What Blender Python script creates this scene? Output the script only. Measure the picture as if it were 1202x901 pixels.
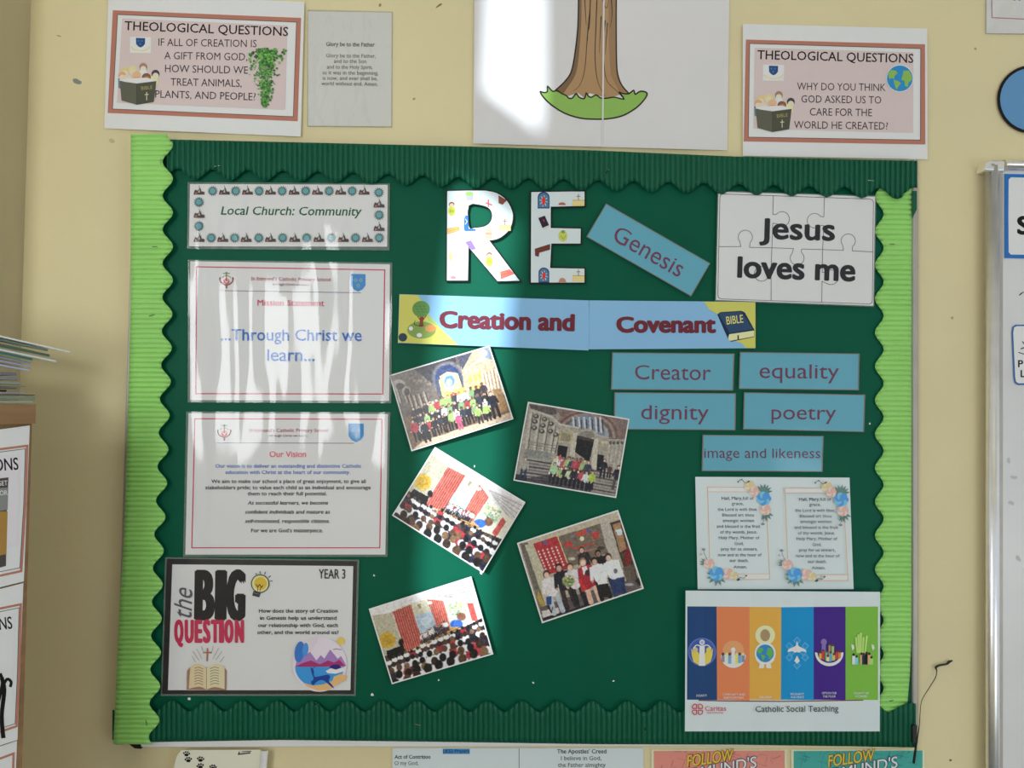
import bpy, bmesh, math, random
import numpy as np
from mathutils import Vector, Matrix
from mathutils.geometry import tessellate_polygon

for o in list(bpy.data.objects): bpy.data.objects.remove(o)
SC = bpy.context.scene
COL = SC.collection

# ------------------------------------------------------------------ camera
D, ZC, F = 1.18, 1.45, 903.0
P_, Y_, R_ = 0.02340, 0.03311, 0.01413
fw = Vector((math.sin(Y_)*math.cos(P_), math.cos(Y_)*math.cos(P_), math.sin(P_)))
rt0 = Vector((math.cos(Y_), -math.sin(Y_), 0)); up0 = rt0.cross(fw)
rt = rt0*math.cos(R_)+up0*math.sin(R_); up = -rt0*math.sin(R_)+up0*math.cos(R_)
CAM = Vector((0, -D, ZC))
cd = bpy.data.cameras.new('camera'); cam = bpy.data.objects.new('camera', cd); COL.objects.link(cam)
cd.sensor_width = 36; cd.lens = 36*F/1202; cd.clip_start = .02
cam.matrix_world = Matrix.Translation(CAM) @ Matrix((rt, up, -fw)).transposed().to_4x4()
SC.camera = cam
# ------------------------------------------------------------------ world, sun, lights, exposure
w = bpy.data.worlds.new('sky'); SC.world = w; w.use_nodes = True
w.node_tree.nodes['Background'].inputs[0].default_value = (.85, .91, 1.0, 1)
w.node_tree.nodes['Background'].inputs[1].default_value = .68
SUN = Vector((.50, .80, -.36)).normalized()          # direction the sunlight travels
sl = bpy.data.lights.new('sun', 'SUN'); sl.energy = 5.8; sl.angle = math.radians(.75); sl.color = (.82, .93, 1)
so = bpy.data.objects.new('sun', sl); COL.objects.link(so)
so.rotation_euler = SUN.to_track_quat('-Z', 'Y').to_euler(); so.location = (-3, -6, 4)
def area(name, loc, target, sx, sy, power, colr):
    l = bpy.data.lights.new(name, 'AREA'); l.shape = 'RECTANGLE'; l.size = sx; l.size_y = sy; l.energy = power; l.color = colr
    o = bpy.data.objects.new(name, l); COL.objects.link(o); o.location = loc
    o.rotation_euler = (Vector(target)-Vector(loc)).to_track_quat('-Z', 'Y').to_euler(); return o
area('added_front_fill', (-.85, -2.05, 1.65), (-.65, 0, 1.4), .5, .7, 12, (.93, .96, 1))  # added soft fill from the left front; no window opening here
area('added_low_fill', (1.7, -1.95, .75), (.6, 0, 1.0), .9, .9, 6, (.78, .90, 1))  # added cool fill to brighten the lower right, not a real window
area('added_top_fill', (.9, -1.5, 2.9), (.8, -.6, 0), 1.2, .6, .8, (1, .95, .9))  # added weak warm fill from above, without a fitting
vs = SC.view_settings
vs.view_transform = 'Standard'; vs.look = 'None'; vs.gamma = 1; vs.use_curve_mapping = False; vs.exposure = -0.06

# ------------------------------------------------------------------ helpers
def ray(px, py):
    return (fw + rt*((px-601)/F) - up*((py-450.5)/F))
def at(px, py, y=0.0):
    d = ray(px, py); return CAM + d*((y+D)/d.y)
def at_plane(px, py, p0, n):
    d = ray(px, py); return CAM + d*((p0-CAM).dot(n)/d.dot(n))

MATS = {}
def lin(c): c /= 255; return c/12.92 if c <= .04045 else ((c+.055)/1.055)**2.4
K = 0.62                                               # photograph value of a full white in this light
def new_mat(name, rough=.6, metal=0, spec=.4):
    m = bpy.data.materials.new(name); m.use_nodes = True
    b = m.node_tree.nodes['Principled BSDF']
    b.inputs['Roughness'].default_value = rough; b.inputs['Metallic'].default_value = metal
    b.inputs['Specular IOR Level'].default_value = spec
    return m, m.node_tree, b
def alb(rgb): return tuple(min(.92, lin(c)/K) for c in rgb)+(1,)
def ink(*rgb):
    k = 'ink_%02x%02x%02x' % rgb
    if k not in MATS:
        m, nt, b = new_mat(k, .55, 0, .15); b.inputs['Base Color'].default_value = alb(rgb); MATS[k] = m
    return MATS[k]
def noise_mat(name, rgb, rough=.6, scale=20, var=.08, bump=.0, bscale=200, metal=0, spec=.4, stretch=None):
    m, nt, b = new_mat(name, rough, metal, spec)
    tc = nt.nodes.new('ShaderNodeTexCoord'); mp = nt.nodes.new('ShaderNodeMapping')
    if stretch: mp.inputs['Scale'].default_value = stretch
    nt.links.new(tc.outputs['Object'], mp.inputs[0])
    n = nt.nodes.new('ShaderNodeTexNoise'); n.inputs['Scale'].default_value = scale; n.inputs['Detail'].default_value = 5
    nt.links.new(mp.outputs[0], n.inputs[0])
    r = nt.nodes.new('ShaderNodeValToRGB'); a = alb(rgb)
    r.color_ramp.elements[0].position = .3; r.color_ramp.elements[1].position = .7
    r.color_ramp.elements[0].color = tuple(c*(1-var) for c in a[:3])+(1,)
    r.color_ramp.elements[1].color = tuple(min(1, c*(1+var)) for c in a[:3])+(1,)
    nt.links.new(n.outputs[0], r.inputs[0]); nt.links.new(r.outputs[0], b.inputs['Base Color'])
    if bump:
        n2 = nt.nodes.new('ShaderNodeTexNoise'); n2.inputs['Scale'].default_value = bscale; n2.inputs['Detail'].default_value = 3
        bp = nt.nodes.new('ShaderNodeBump'); bp.inputs['Strength'].default_value = bump; bp.inputs['Distance'].default_value = .002
        nt.links.new(mp.outputs[0], n2.inputs[0]); nt.links.new(n2.outputs[0], bp.inputs['Height']); nt.links.new(bp.outputs[0], b.inputs['Normal'])
    return m
M = {}
M['wall'] = noise_mat('cream_wall_paint', (195, 184, 146), .6, 3, .05, .25, 60)
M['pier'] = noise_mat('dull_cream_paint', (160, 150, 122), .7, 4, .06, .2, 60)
M['paper'] = noise_mat('white_paper', (202, 201, 203), .5, 6, .015, .12, 14, spec=.35)
M['bluepaper'] = noise_mat('cool_white_paper', (187, 197, 206), .5, 6, .015, .12, 14, spec=.35)
M['green'] = noise_mat('green_backing_paper', (2, 74, 54), .5, 8, .06, .3, 9, spec=.14)
M['dark_border'] = noise_mat('dark_green_corrugated_card', (16, 78, 56), .4, 10, .08, spec=.25)
M['light_border'] = noise_mat('lime_green_corrugated_card', (136, 188, 102), .45, 10, .05, spec=.4)
M['alu'] = noise_mat('brushed_aluminium', (205, 205, 205), .32, 30, .05, metal=1)
M['greymetal'] = noise_mat('dull_grey_metal', (150, 145, 138), .45, 30, .06, metal=.4)
M['wood'] = noise_mat('brown_wood_laminate', (126, 97, 66), .5, 6, .18, .1, 60, stretch=(1, 1, 14))
M['wbpanel'] = noise_mat('whiteboard_enamel', (190, 190, 190), .3, 7, .05, spec=.5)
M['silver'] = noise_mat('staple_steel', (200, 205, 205), .25, 30, .02, metal=1)
M['black'] = noise_mat('black_plastic', (25, 24, 24), .4, 30, .1)
M['floor'] = noise_mat('grey_carpet', (95, 98, 105), .95, 200, .2, .5, 300)
M['ceiling'] = noise_mat('white_ceiling_tile', (215, 213, 205), .9, 20, .03, .2, 200)
M['blocker'] = noise_mat('dark_blue_blocker_cloth', (60, 66, 84), .9, 30, .1)
M['frame_white'] = noise_mat('white_window_frame', (215, 215, 212), .4, 20, .02)

def plastic(name, bump, scale, stretch=(1, 1, 1), gloss=1.0, detail=2.0, rough=.09):
    m = bpy.data.materials.new(name); m.use_nodes = True; nt = m.node_tree; nt.nodes.clear()
    out = nt.nodes.new('ShaderNodeOutputMaterial'); mix = nt.nodes.new('ShaderNodeMixShader')
    tr = nt.nodes.new('ShaderNodeBsdfTransparent'); tr.inputs[0].default_value = (.97, .97, .97, 1)
    gl = nt.nodes.new('ShaderNodeBsdfGlossy'); gl.inputs['Roughness'].default_value = rough
    fr = nt.nodes.new('ShaderNodeFresnel'); fr.inputs['IOR'].default_value = 1.5
    mu = nt.nodes.new('ShaderNodeMath'); mu.operation = 'MULTIPLY'; mu.inputs[1].default_value = gloss
    tc = nt.nodes.new('ShaderNodeTexCoord'); mp = nt.nodes.new('ShaderNodeMapping'); mp.inputs['Scale'].default_value = stretch
    mp.inputs['Location'].default_value = (2.3, 0, len(name)*.37)
    n = nt.nodes.new('ShaderNodeTexNoise'); n.inputs['Scale'].default_value = scale; n.inputs['Detail'].default_value = detail
    bp = nt.nodes.new('ShaderNodeBump'); bp.inputs['Strength'].default_value = 1; bp.inputs['Distance'].default_value = bump
    L = nt.links.new
    L(tc.outputs['Object'], mp.inputs[0]); L(mp.outputs[0], n.inputs[0]); L(n.outputs[0], bp.inputs['Height'])
    L(bp.outputs[0], gl.inputs['Normal'])
    ge = nt.nodes.new('ShaderNodeNewGeometry'); inv = nt.nodes.new('ShaderNodeMath'); inv.operation = 'SUBTRACT'; inv.inputs[0].default_value = 1; L(ge.outputs['Backfacing'], inv.inputs[1])
    m2 = nt.nodes.new('ShaderNodeMath'); m2.operation = 'MULTIPLY'; L(fr.outputs[0], mu.inputs[0]); L(mu.outputs[0], m2.inputs[0]); L(inv.outputs[0], m2.inputs[1]); L(m2.outputs[0], mix.inputs[0]); L(tr.outputs[0], mix.inputs[1]); L(gl.outputs[0], mix.inputs[2]); L(mix.outputs[0], out.inputs[0])
    return m
M['pouch'] = plastic('clear_laminate', .028, 5, (2.2, 1, .4), 1.0, 1.8)
M['sleeve'] = plastic('crinkled_clear_sleeve', .012, 16, (1.8, 1, .7), 1.7, 2.5)
M['smooth_pouch'] = plastic('smooth_laminate', .002, 5, (1, 1, .5), 1.0, 1)

def tag(o, label, cat, group=None, kind=None):
    if label: o['label'] = label
    if cat: o['category'] = cat
    if group: o['group'] = group
    if kind: o['kind'] = kind
    return o
def mesh_obj(name, verts, faces, mat, parent=None, mats=None, fm=None, smooth=False):
    me = bpy.data.meshes.new(name); me.from_pydata([tuple(v) for v in verts], [], faces)
    for m in (mats or [mat]): me.materials.append(m)
    if fm: me.polygons.foreach_set('material_index', fm)
    if smooth: me.polygons.foreach_set('use_smooth', [True]*len(me.polygons))
    me.update()
    o = bpy.data.objects.new(name, me); COL.objects.link(o)
    if parent: o.parent = parent
    return o
def empty(name, loc):
    o = bpy.data.objects.new(name, None); COL.objects.link(o); o.location = loc; o.empty_display_size = .02
    return o
def prism(pts_front, pts_back):
    n = len(pts_front); v = list(pts_front)+list(pts_back)
    f = [tuple(range(n))[::-1], tuple(range(n, 2*n))]+[(i, (i+1) % n, n+(i+1) % n, n+i) for i in range(n)]
    return v, f
def box(name, x0, x1, y0, y1, z0, z1, mat, parent=None, bevel=0):
    v = [(x, y, z) for x in (x0, x1) for y in (y0, y1) for z in (z0, z1)]
    f = [(0, 1, 3, 2), (4, 6, 7, 5), (0, 4, 5, 1), (2, 3, 7, 6), (0, 2, 6, 4), (1, 5, 7, 3)]
    o = mesh_obj(name, v, f, mat, parent)
    if bevel:
        b = o.modifiers.new('bevel', 'BEVEL'); b.width = bevel; b.segments = 3
    return o
def px_slab(name, pts, yf, yb, mat, parent=None, bevel=0):
    """a slab whose front outline is the wall-parallel polygon seen at these photo points"""
    fr = [at(x, y, yf) for x, y in pts]; bk = [Vector((p.x, yb, p.z)) for p in fr]
    v, f = prism(fr, bk); o = mesh_obj(name, v, f, mat, parent)
    if bevel:
        b = o.modifiers.new('bevel', 'BEVEL'); b.width = bevel; b.segments = 3
    return o

# text outlines -------------------------------------------------------
TC = {}
def text_mesh(s, bold=0.0, shear=0.0, sp=1.0):
    k = (s, bold, shear, sp)
    if k in TC: return TC[k]
    cu = bpy.data.curves.new('t', 'FONT'); cu.body = s; cu.resolution_u = 2 if len(s) > 14 else 4
    cu.offset = bold; cu.shear = shear; cu.space_character = sp
    o = bpy.data.objects.new('t', cu); COL.objects.link(o)
    bpy.context.view_layer.update()
    ev = o.evaluated_get(bpy.context.evaluated_depsgraph_get()); me = ev.to_mesh()
    v = np.array([(p.co.x, p.co.y) for p in me.vertices]) if len(me.vertices) else np.zeros((0, 2))
    f = [tuple(p.vertices) for p in me.polygons]
    ev.to_mesh_clear(); bpy.data.objects.remove(o); bpy.data.curves.remove(cu)
    TC[k] = (v, f); return v, f

def smooth_pts(pts, n=6, closed=False):
    P = [np.array(p, float) for p in pts]; out = []; N = len(P)
    rng = range(N if closed else N-1)
    for i in rng:
        p0, p1, p2, p3 = (P[(i-1) % N], P[i], P[(i+1) % N], P[(i+2) % N]) if closed else (P[max(i-1, 0)], P[i], P[i+1], P[min(i+2, N-1)])
        for k in range(n):
            t = k/n
            out.append(tuple(.5*((2*p1)+(-p0+p2)*t+(2*p0-5*p1+4*p2-p3)*t*t+(-p0+3*p1-3*p2+p3)*t**3)))
    if not closed: out.append(tuple(P[-1]))
    return out

class Sheet:
    """one sheet of paper pinned to a surface, with its print as children.
    art is given in coordinates of a crop of the photograph: px = ox + X / s"""
    def __init__(s, name, label, cat, corners, ys, ox=0, oy=0, sc=1, paper=None, group=None, curl=None, plane=None, thick=.0004, outline=None, faces=None):
        s.ox, s.oy, s.sc = ox, oy, sc
        s.curl = curl; s.layers = 0; s.parts = {}; s.name = name
        if plane: s.p0, s.n = plane
        else:
            ys = [ys]*4 if not isinstance(ys, (list, tuple)) else ys
            c = [s.px(*p) for p in corners]
            a = [at(*c[i], ys[i]) for i in range(3)]
            s.p0 = a[0]; s.n = (a[1]-a[0]).cross(a[2]-a[0]).normalized()
            if s.n.y > 0: s.n = -s.n
        pts = outline or corners
        v2, f = s.cut([tuple(p) for p in pts], faces or [tuple(range(len(pts)))])
        v = [s.w(*p, 0) for p in v2]
        s.root = mesh_obj(name, v, f, None, mats=[paper or M['paper']])
        # thickness as real solid towards the wall
        if thick:
            so_ = s.root.modifiers.new('thickness', 'SOLIDIFY'); so_.thickness = thick; so_.offset = -1
        me = s.root.data
        if me.polygons and me.polygons[0].normal.dot(s.n) < 0: me.flip_normals()
        tag(s.root, label, cat, group)
    def px(s, X, Y): return (s.ox+X/s.sc, s.oy+Y/s.sc)
    def dy(s, px):
        if not s.curl: return 0
        c = s.curl
        if px <= c[0][0]: return c[0][1]
        for (a, b), (c2, d) in zip(c, c[1:]):
            if px <= c2: return b+(d-b)*(px-a)/(c2-a)
        return c[-1][1]
    def w(s, X, Y, off):
        px, py = s.px(X, Y); h = s.dy(px)+off
        return at_plane(px, py, s.p0+s.n*h, s.n)
    def cut(s, v2, faces):
        if not s.curl or len(s.curl) < 3: return v2, faces
        bm = bmesh.new(); vs = [bm.verts.new((p[0], p[1], 0)) for p in v2]
        for f in faces:
            try: bm.faces.new([vs[i] for i in f])
            except Exception: pass
        xs = [p[0] for p in v2]; lo, hi = min(xs), max(xs)
        for cx, _ in s.curl[1:-1]:
            X = (cx-s.ox)*s.sc
            if lo < X < hi:
                bmesh.ops.bisect_plane(bm, geom=bm.verts[:]+bm.edges[:]+bm.faces[:], plane_co=(X, 0, 0), plane_no=(1, 0, 0), dist=1e-5)
        bm.verts.index_update()
        out = [(p.co.x, p.co.y) for p in bm.verts]; ff = [tuple(v.index for v in f.verts) for f in bm.faces]
        bm.free(); return out, ff
    def add(s, part, v2, faces, mat, inc=1):
        s.layers += inc
        v2, faces = s.cut(v2, faces)
        off = .00025+s.layers*.000016
        P = s.parts.setdefault(part, dict(v=[], f=[], m=[], mats=[]))
        if mat not in P['mats']: P['mats'].append(mat)
        mi = P['mats'].index(mat); b = len(P['v'])
        P['v'] += [s.w(x, y, off) for x, y in v2]
        P['f'] += [tuple(i+b for i in f) for f in faces]; P['m'] += [mi]*len(faces)
    def poly(s, part, pts, rgb, inc=1):
        if len(pts) < 3: return
        pts = [tuple(p) for p in pts]
        tris = [(0, 1, 2)] if len(pts) == 3 else [tuple(t) for t in tessellate_polygon([[Vector((x, y, 0)) for x, y in pts]])]
        s.add(part, pts, tris, ink(*rgb) if isinstance(rgb, tuple) else rgb, inc)
    def rect(s, part, x0, y0, x1, y1, rgb): s.poly(part, [(x0, y0), (x1, y0), (x1, y1), (x0, y1)], rgb)
    def ell(s, part, cx, cy, rx, ry, rgb, n=18, rot=0, inc=1):
        c, sn = math.cos(rot), math.sin(rot)
        s.add(part, [(cx+rx*math.cos(2*math.pi*i/n)*c-ry*math.sin(2*math.pi*i/n)*sn, cy+rx*math.cos(2*math.pi*i/n)*sn+ry*math.sin(2*math.pi*i/n)*c) for i in range(n)], [tuple(range(n))], ink(*rgb), inc)
    def line(s, part, pts, wd, rgb, closed=False, curve=0, taper=False):
        if curve: pts = smooth_pts(pts, curve, closed)
        P = [np.array(p, float) for p in pts]; N = len(P); v = []; f = []
        for i in range(N):
            a = P[(i-1) % N] if (closed or i > 0) else P[i]; b = P[(i+1) % N] if (closed or i < N-1) else P[i]
            if closed or 0 < i < N-1:
                d1 = P[i]-a; d2 = b-P[i]; d1 = d1/(np.linalg.norm(d1)+1e-9); d2 = d2/(np.linalg.norm(d2)+1e-9)
                t = d1+d2; t = t/(np.linalg.norm(t)+1e-9); k = 1/max(.35, float(np.dot(t, d1)))
            else:
                t = (b-a)/(np.linalg.norm(b-a)+1e-9); k = 1
            nn = np.array([-t[1], t[0]])*wd/2*k
            if taper: nn = nn*(1-.75*i/(N-1))
            v += [tuple(P[i]+nn), tuple(P[i]-nn)]
        for i in range(N if closed else N-1):
            j = (i+1) % N; f.append((2*i, 2*i+1, 2*j+1, 2*j))
        s.add(part, v, f, ink(*rgb))
    def text(s, t, cx, base, wd, cap, rgb, bold=0.0, shear=0.0, rot=0.0, part='lettering', sp=1.0, lines=None):
        v, f = text_mesh(t, 0, shear, sp)
        s.tn = getattr(s, 'tn', 0)+1
        if part == 'lettering': part = 'lettering#%d' % s.tn
        if not len(v): return
        bold = bold*(.5 if bold <= .03 else .62)
        if t != t.upper():
            v = v.copy(); y = v[:, 1]; v[:, 1] = np.where(y <= 0, y, np.where(y <= .449, y*(.505/.449), np.where(y < .682, .505+(y-.449)*(.177/.233), y)))
        x0, x1 = v[:, 0].min(), v[:, 0].max(); kx = wd/(x1-x0); ky = cap/.682
        a = math.radians(rot); ca, sa = math.cos(a), math.sin(a)
        X = (v[:, 0]-(x0+x1)/2)*kx; Y = -v[:, 1]*ky
        nb_ = 0 if bold <= 0 else (4 if bold < .03 else 8)
        st = [(0, 0)]+[(bold*1.25*math.cos(i*2*math.pi/nb_+.4), bold*.9*math.sin(i*2*math.pi/nb_+.4)) for i in range(nb_)]
        sx = (wd-2*bold*ky)/wd if wd > 4*bold*ky else 1
        for ddx, ddy in st:
            V2 = [(cx+(x*sx+ddx*ky)*ca-(y+ddy*ky)*sa, base+(x*sx+ddx*ky)*sa+(y+ddy*ky)*ca) for x, y in zip(X, Y)]
            s.add(part, V2, f, ink(*rgb), .8)
    def pouch(s, corners, mat='pouch', part='laminate_pouch', off=.0022):
        n = 10; c = [np.array(p, float) for p in corners]; v = []; f = []
        for j in range(n+1):
            for i in range(n+1):
                a = c[0]+(c[1]-c[0])*i/n; b = c[3]+(c[2]-c[3])*i/n; p = a+(b-a)*j/n
                bulge = .0006*math.sin(math.pi*i/n)*math.sin(math.pi*j/n)
                v.append(s.w(p[0], p[1], off+bulge))
        f = [(j*(n+1)+i, (j+1)*(n+1)+i, (j+1)*(n+1)+i+1, j*(n+1)+i+1) for j in range(n) for i in range(n)]
        o = mesh_obj(part, v, f, M[mat], s.root, smooth=True)
        # the sealed clear rim of the pouch, seen round the paper
        return o
    def rim(s, corners, inner, rgb=(120, 135, 130), part='pouch_rim', off=-.0001):
        v = [s.w(*p, off) for p in corners]+[s.w(*p, off) for p in inner]; n = len(corners)
        mesh_obj(part, v, [(i, (i+1) % n, n+(i+1) % n, n+i) for i in range(n)], M['rim'], s.root)
    def done(s):
        for k, P in s.parts.items():
            mesh_obj(k.split('#')[0], P['v'], P['f'], None, s.root, mats=P['mats'], fm=P['m'])
        return s
m, nt, b = new_mat('clear_pouch_rim', .25, 0, .5)
b.inputs['Base Color'].default_value = (.45, .5, .48, 1); b.inputs['Alpha'].default_value = .38; M['rim'] = m

# ------------------------------------------------------------------ the room
def struct(name, *a, **k):
    o = box(name, *a, **k); o['kind'] = 'structure'; return o
XL = at(30, 220, 0).x
wall = struct('wall_display', XL, 3.2, 0, .12, -.02, 3.2, M['wall'])
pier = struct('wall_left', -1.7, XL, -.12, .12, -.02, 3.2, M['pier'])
struct('floor', -3.2, 3.2, -2.32, .12, -.12, -.02, M['floor'])
struct('ceiling', -1.9, 3.2, -2.32, .12, 3.2, 3.3, M['ceiling'])
# window wall behind the camera: solid in the middle, open window to each side and a tall one the sun comes through
YW = -2.2
def back(px, py):
    p = at(px, py, -.02); t = (YW-p.y)/SUN.y; return p+SUN*t
A0, A1 = back(571, 0), back(642, 0)
Lb = [back(583, -40), back(576, 110), back(545, 260), back(513, 480), back(505, 700), back(507, 830)]
Rb = [back(645, -40), back(645, 120), back(618, 300), back(604, 480), back(590, 700), back(588, 790)]
top, bot = Lb[0].z, back(588, 776).z
wx0, wx1 = min(p.x for p in Lb)-.25, max(p.x for p in Rb)+.2
wz1 = min(3.15, top+.05); wz0 = bot
struct('wall_back', -2.35, wx0, YW-.1, YW, 0, 3.2, M['wall'])
struct('wall_back_middle', wx1, -.3, YW-.1, YW, 0, 3.2, M['wall'])
struct('wall_back_sill', wx0, wx1, YW-.1, YW, 0, wz0-.09, M['wall'])
struct('wall_back_right', -.3, 3.2, YW-.1, YW, 0, .9, M['wall'])
struct('wall_back_lintel', -.3, 3.2, YW-.1, YW, 2.5, 3.2, M['wall'])
wf = struct('window_1', wx0, wx1, YW-.06, YW-.02, wz0-.09, wz0-.05, M['frame_white'])
def blocker(pts, xout, name, label):  # added unseen blocker; its inner edge is shaped to bound the sun patch
    n = 10; v = []; f = []
    zs = np.linspace(pts[0].z+.05, min(p.z for p in pts)-.4, 40)
    zz = [p.z for p in pts][::-1]; xx = [p.x for p in pts][::-1]
    for z in zs:
        xe = float(np.interp(z, zz, xx))
        for i in range(n*4+1):
            t = i/(n*4); x = xe+(xout-xe)*t
            v.append((x, YW+.03+.015*math.sin(t*n*2*math.pi)*min(1, t*6), z))
    W = n*4+1
    f = [(j*W+i, j*W+i+1, (j+1)*W+i+1, (j+1)*W+i) for j in range(len(zs)-1) for i in range(W-1)]
    o = mesh_obj(name, v, f, M['blocker'], smooth=True); so_ = o.modifiers.new('t', 'SOLIDIFY'); so_.thickness = .002
    return tag(o, label, 'blocker')
blocker(Lb, wx0-.05, 'sun_patch_blocker', 'added dark blue blocker left of the sunlit gap, behind the camera')
blocker(Rb, wx1+.05, 'sun_patch_blocker', 'added dark blue blocker right of the sunlit gap, behind the camera')
# added unseen bars, shaped to cut the slanting ends of the sun patch
def bar(a, b, c, d, name, label):
    q = [back(*a), back(*b), back(*c), back(*d)]
    v, f = prism([Vector((p.x, YW-.02, p.z)) for p in q], [Vector((p.x, YW-.03, p.z)) for p in q])
    return tag(mesh_obj(name, v, f, M['frame_white']), label, 'beam blocker')
bar((500, 50), (700, 200), (700, 330), (500, 182), 'beam_bar', 'slanting white bar added to split the sun patch, behind the camera')
bar((480, 690), (620, 805), (620, 900), (480, 850), 'beam_bar', 'slanting lower bar added to end the sun patch, behind the camera')

# small marks on the wall
def blob(parent, name, cx, cy, rx, ry, rot, mat, y=-.0006, n=9, seed=0):
    r = random.Random(seed or int(cx*7+cy)); pts = []
    for i in range(n):
        a = 2*math.pi*i/n; k = .75+.5*r.random(); x, yy = rx*k*math.cos(a), ry*k*math.sin(a)
        pts.append((cx+x*math.cos(rot)-yy*math.sin(rot), cy+x*math.sin(rot)+yy*math.cos(rot)))
    return px_slab(name, pts, y, y+.0005, mat, parent)
blob(wall, 'paint_chip', 90.5, 95.5, 5, 3.2, .5, ink(120, 125, 118))
blob(wall, 'paint_chip', 131.5, 165, 3, 2.6, .2, ink(175, 160, 120))
blob(wall, 'paint_chip', 516, 6, 4.5, 1, -.6, ink(120, 105, 80))
blob(wall, 'paint_chip', 446, 6, 2.2, 1.4, -.8, ink(130, 120, 90))
blob(wall, 'paint_chip', 486, 116, 1.6, 1.4, 0, ink(150, 138, 105))
blob(wall, 'paint_chip', 1118, 373, 1.6, 1.3, .5, ink(150, 138, 105))
blob(wall, 'paint_chip', 1116, 892, 1.5, 1.3, .5, ink(110, 95, 70))
blob(wall, 'paint_chip', 1145, 57, 1.6, 1.2, .5, ink(150, 142, 112))
blob(wall, 'paint_chip', 69, 42, 2.6, .7, .3, ink(150, 138, 105))

# ------------------------------------------------------------------ notice board
YB = -.016                                             # face of the green backing
c0, c1 = at(180, 520, YB), at(1060, 520, YB)
nb = empty('notice_board', (at(600, 870, 0).x, 0, at(600, 870, 0).z))
tag(nb, 'large green-papered notice board in a thin grey metal frame on the cream wall', 'notice board')
nbl = nb.location.copy()
def bslab(name, pts, yf, yb, mat, bevel=0):
    o = px_slab(name, pts, yf, yb, mat, None, bevel); o.parent = nb; o.location = -nbl; return o
bslab('backing', [(166, 172), (1072, 192), (1074, 868), (146, 868)], YB, -.001, M['green'])
bslab('frame_rail', [(1071.3, 186), (1078.5, 186), (1078.5, 874), (1071.3, 874)], -.020, -.0005, M['greymetal'], .0025)
bslab('frame_rail', [(160, 865), (1078.5, 866), (1078.5, 875), (165, 877)], -.0185, -.0005, M['frame_white'], .002)
bslab('frame_rail', [(157, 170), (168, 170), (146, 874), (135, 874)], -.0175, -.0005, M['greymetal'], .001)
bslab('frame_rail', [(160, 172), (1076, 192), (1076, 199), (160, 180)], -.0175, -.0005, M['greymetal'], .001)
bslab('frame_corner', [(150, 872), (165, 873), (166, 878.5), (158, 878)], -.019, -.0005, M['black'])
bslab('frame_corner', [(1071, 851), (1077, 851), (1076, 872), (1071, 872)], -.0285, -.0255, M['black'], .001)
for i, (x, y) in enumerate([(222, 820), (437, 815), (565, 672), (557, 547), (515, 798), (720, 799), (626, 801), (439, 675), (1021, 497), (553, 766)]):
    o = blob(None, 'paper_fleck', x, y, 2.1 if i < 3 else 1.3, 1.5 if i < 3 else .9, .6*i, ink(205, 215, 210), YB-.0012); o.parent = nb; o.location = -nbl

def staple(parent, x, y, a, yy):
    d = 3.2; p = at(x-d*math.cos(a), y-d*math.sin(a), yy); q = at(x+d*math.cos(a), y+d*math.sin(a), yy)
    ax = (q-p).normalized(); n = Vector((0, -1, 0)); s = ax.cross(n)*.0004
    v = []
    for r, h in ((p, .003), (p, -.0007), (q, -.0007), (q, .003)):
        v += [r-n*h+s, r-n*h-s, r-n*h-s+ax*.0005, r-n*h+s+ax*.0005]
    f = [(4*i+k, 4*i+(k+1) % 4, 4*i+4+(k+1) % 4, 4*i+4+k) for i in range(3) for k in range(4)]+[(0, 1, 2, 3), (12, 13, 14, 15)]
    mesh_obj('staple', v, f, M['silver'], parent)
def corr(name, label, mat, horiz, t0, t1, edge_a, edge_b, per, yb, amp=.0034, seed=1):
    """corrugated border strip: ridges run across it; edge_a/edge_b give its two long edges in photo px"""
    r = random.Random(seed); n = int((t1-t0)/per*10); rows = 6; v = []; ph = r.random()*6
    wob = [r.uniform(-.5, .5) for _ in range(40)]
    for i in range(n+1):
        t = t0+(t1-t0)*i/n
        q = (i/n)*38; a = int(q); wv = wob[a]*(1-(q-a))+wob[a+1]*(q-a)
        for j in range(rows+1):
            e = edge_a(t)+(edge_b(t)-edge_a(t))*j/rows
            h = amp*abs(math.sin(math.pi*(t+.5*wv*j/rows)/per+ph+wv*.6))**.75*(1+.3*wv)
            h += .0012*abs(wv)
            v.append(at(t, e, yb-h) if horiz else at(e, t, yb-h))
    W = rows+1
    f = [(i*W+j, i*W+j+1, (i+1)*W+j+1, (i+1)*W+j) for i in range(n) for j in range(rows)]
    if not horiz: f = [q[::-1] for q in f]
    o = mesh_obj(name, v, f, mat, smooth=True)
    s = o.modifiers.new('card', 'SOLIDIFY'); s.thickness = .0004; s.offset = -1
    return tag(o, label, 'border strip')
ip = np.interp
top_hi = lambda x: float(ip(x, [196, 330, 540, 700, 860, 1000, 1076], [163.5, 166.5, 171.5, 176.5, 183.5, 187, 188.5]))
def top_lo(x):
    mid = float(ip(x, [200, 400, 540, 660, 860, 960, 1076], [204, 208, 214, 216.5, 222, 225, 228])); per = 41.2
    return mid+6*math.sin(2*math.pi*(x-218.5)/per)-(2 if x > 1060 else 0)
d1 = corr('border_strip', 'dark green corrugated scalloped strip along the top of the notice board', M['dark_border'], True, 196, 1076.5, top_hi, top_lo, 6.0, YB-.0058, seed=2)
bot_hi = lambda x: float(ip(x, [180, 1074], [828, 829.5]))-6.2*math.cos(2*math.pi*(x-202)/41.1) if x < 1045 else 829.5+5*math.sin((1065-x)/9.0-1.2)
bot_lo = lambda x: float(ip(x, [130, 180, 330, 540, 700, 860, 1000, 1075], [868, 870.5, 868, 870.5, 873, 873.5, 875.5, 877]))
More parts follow.
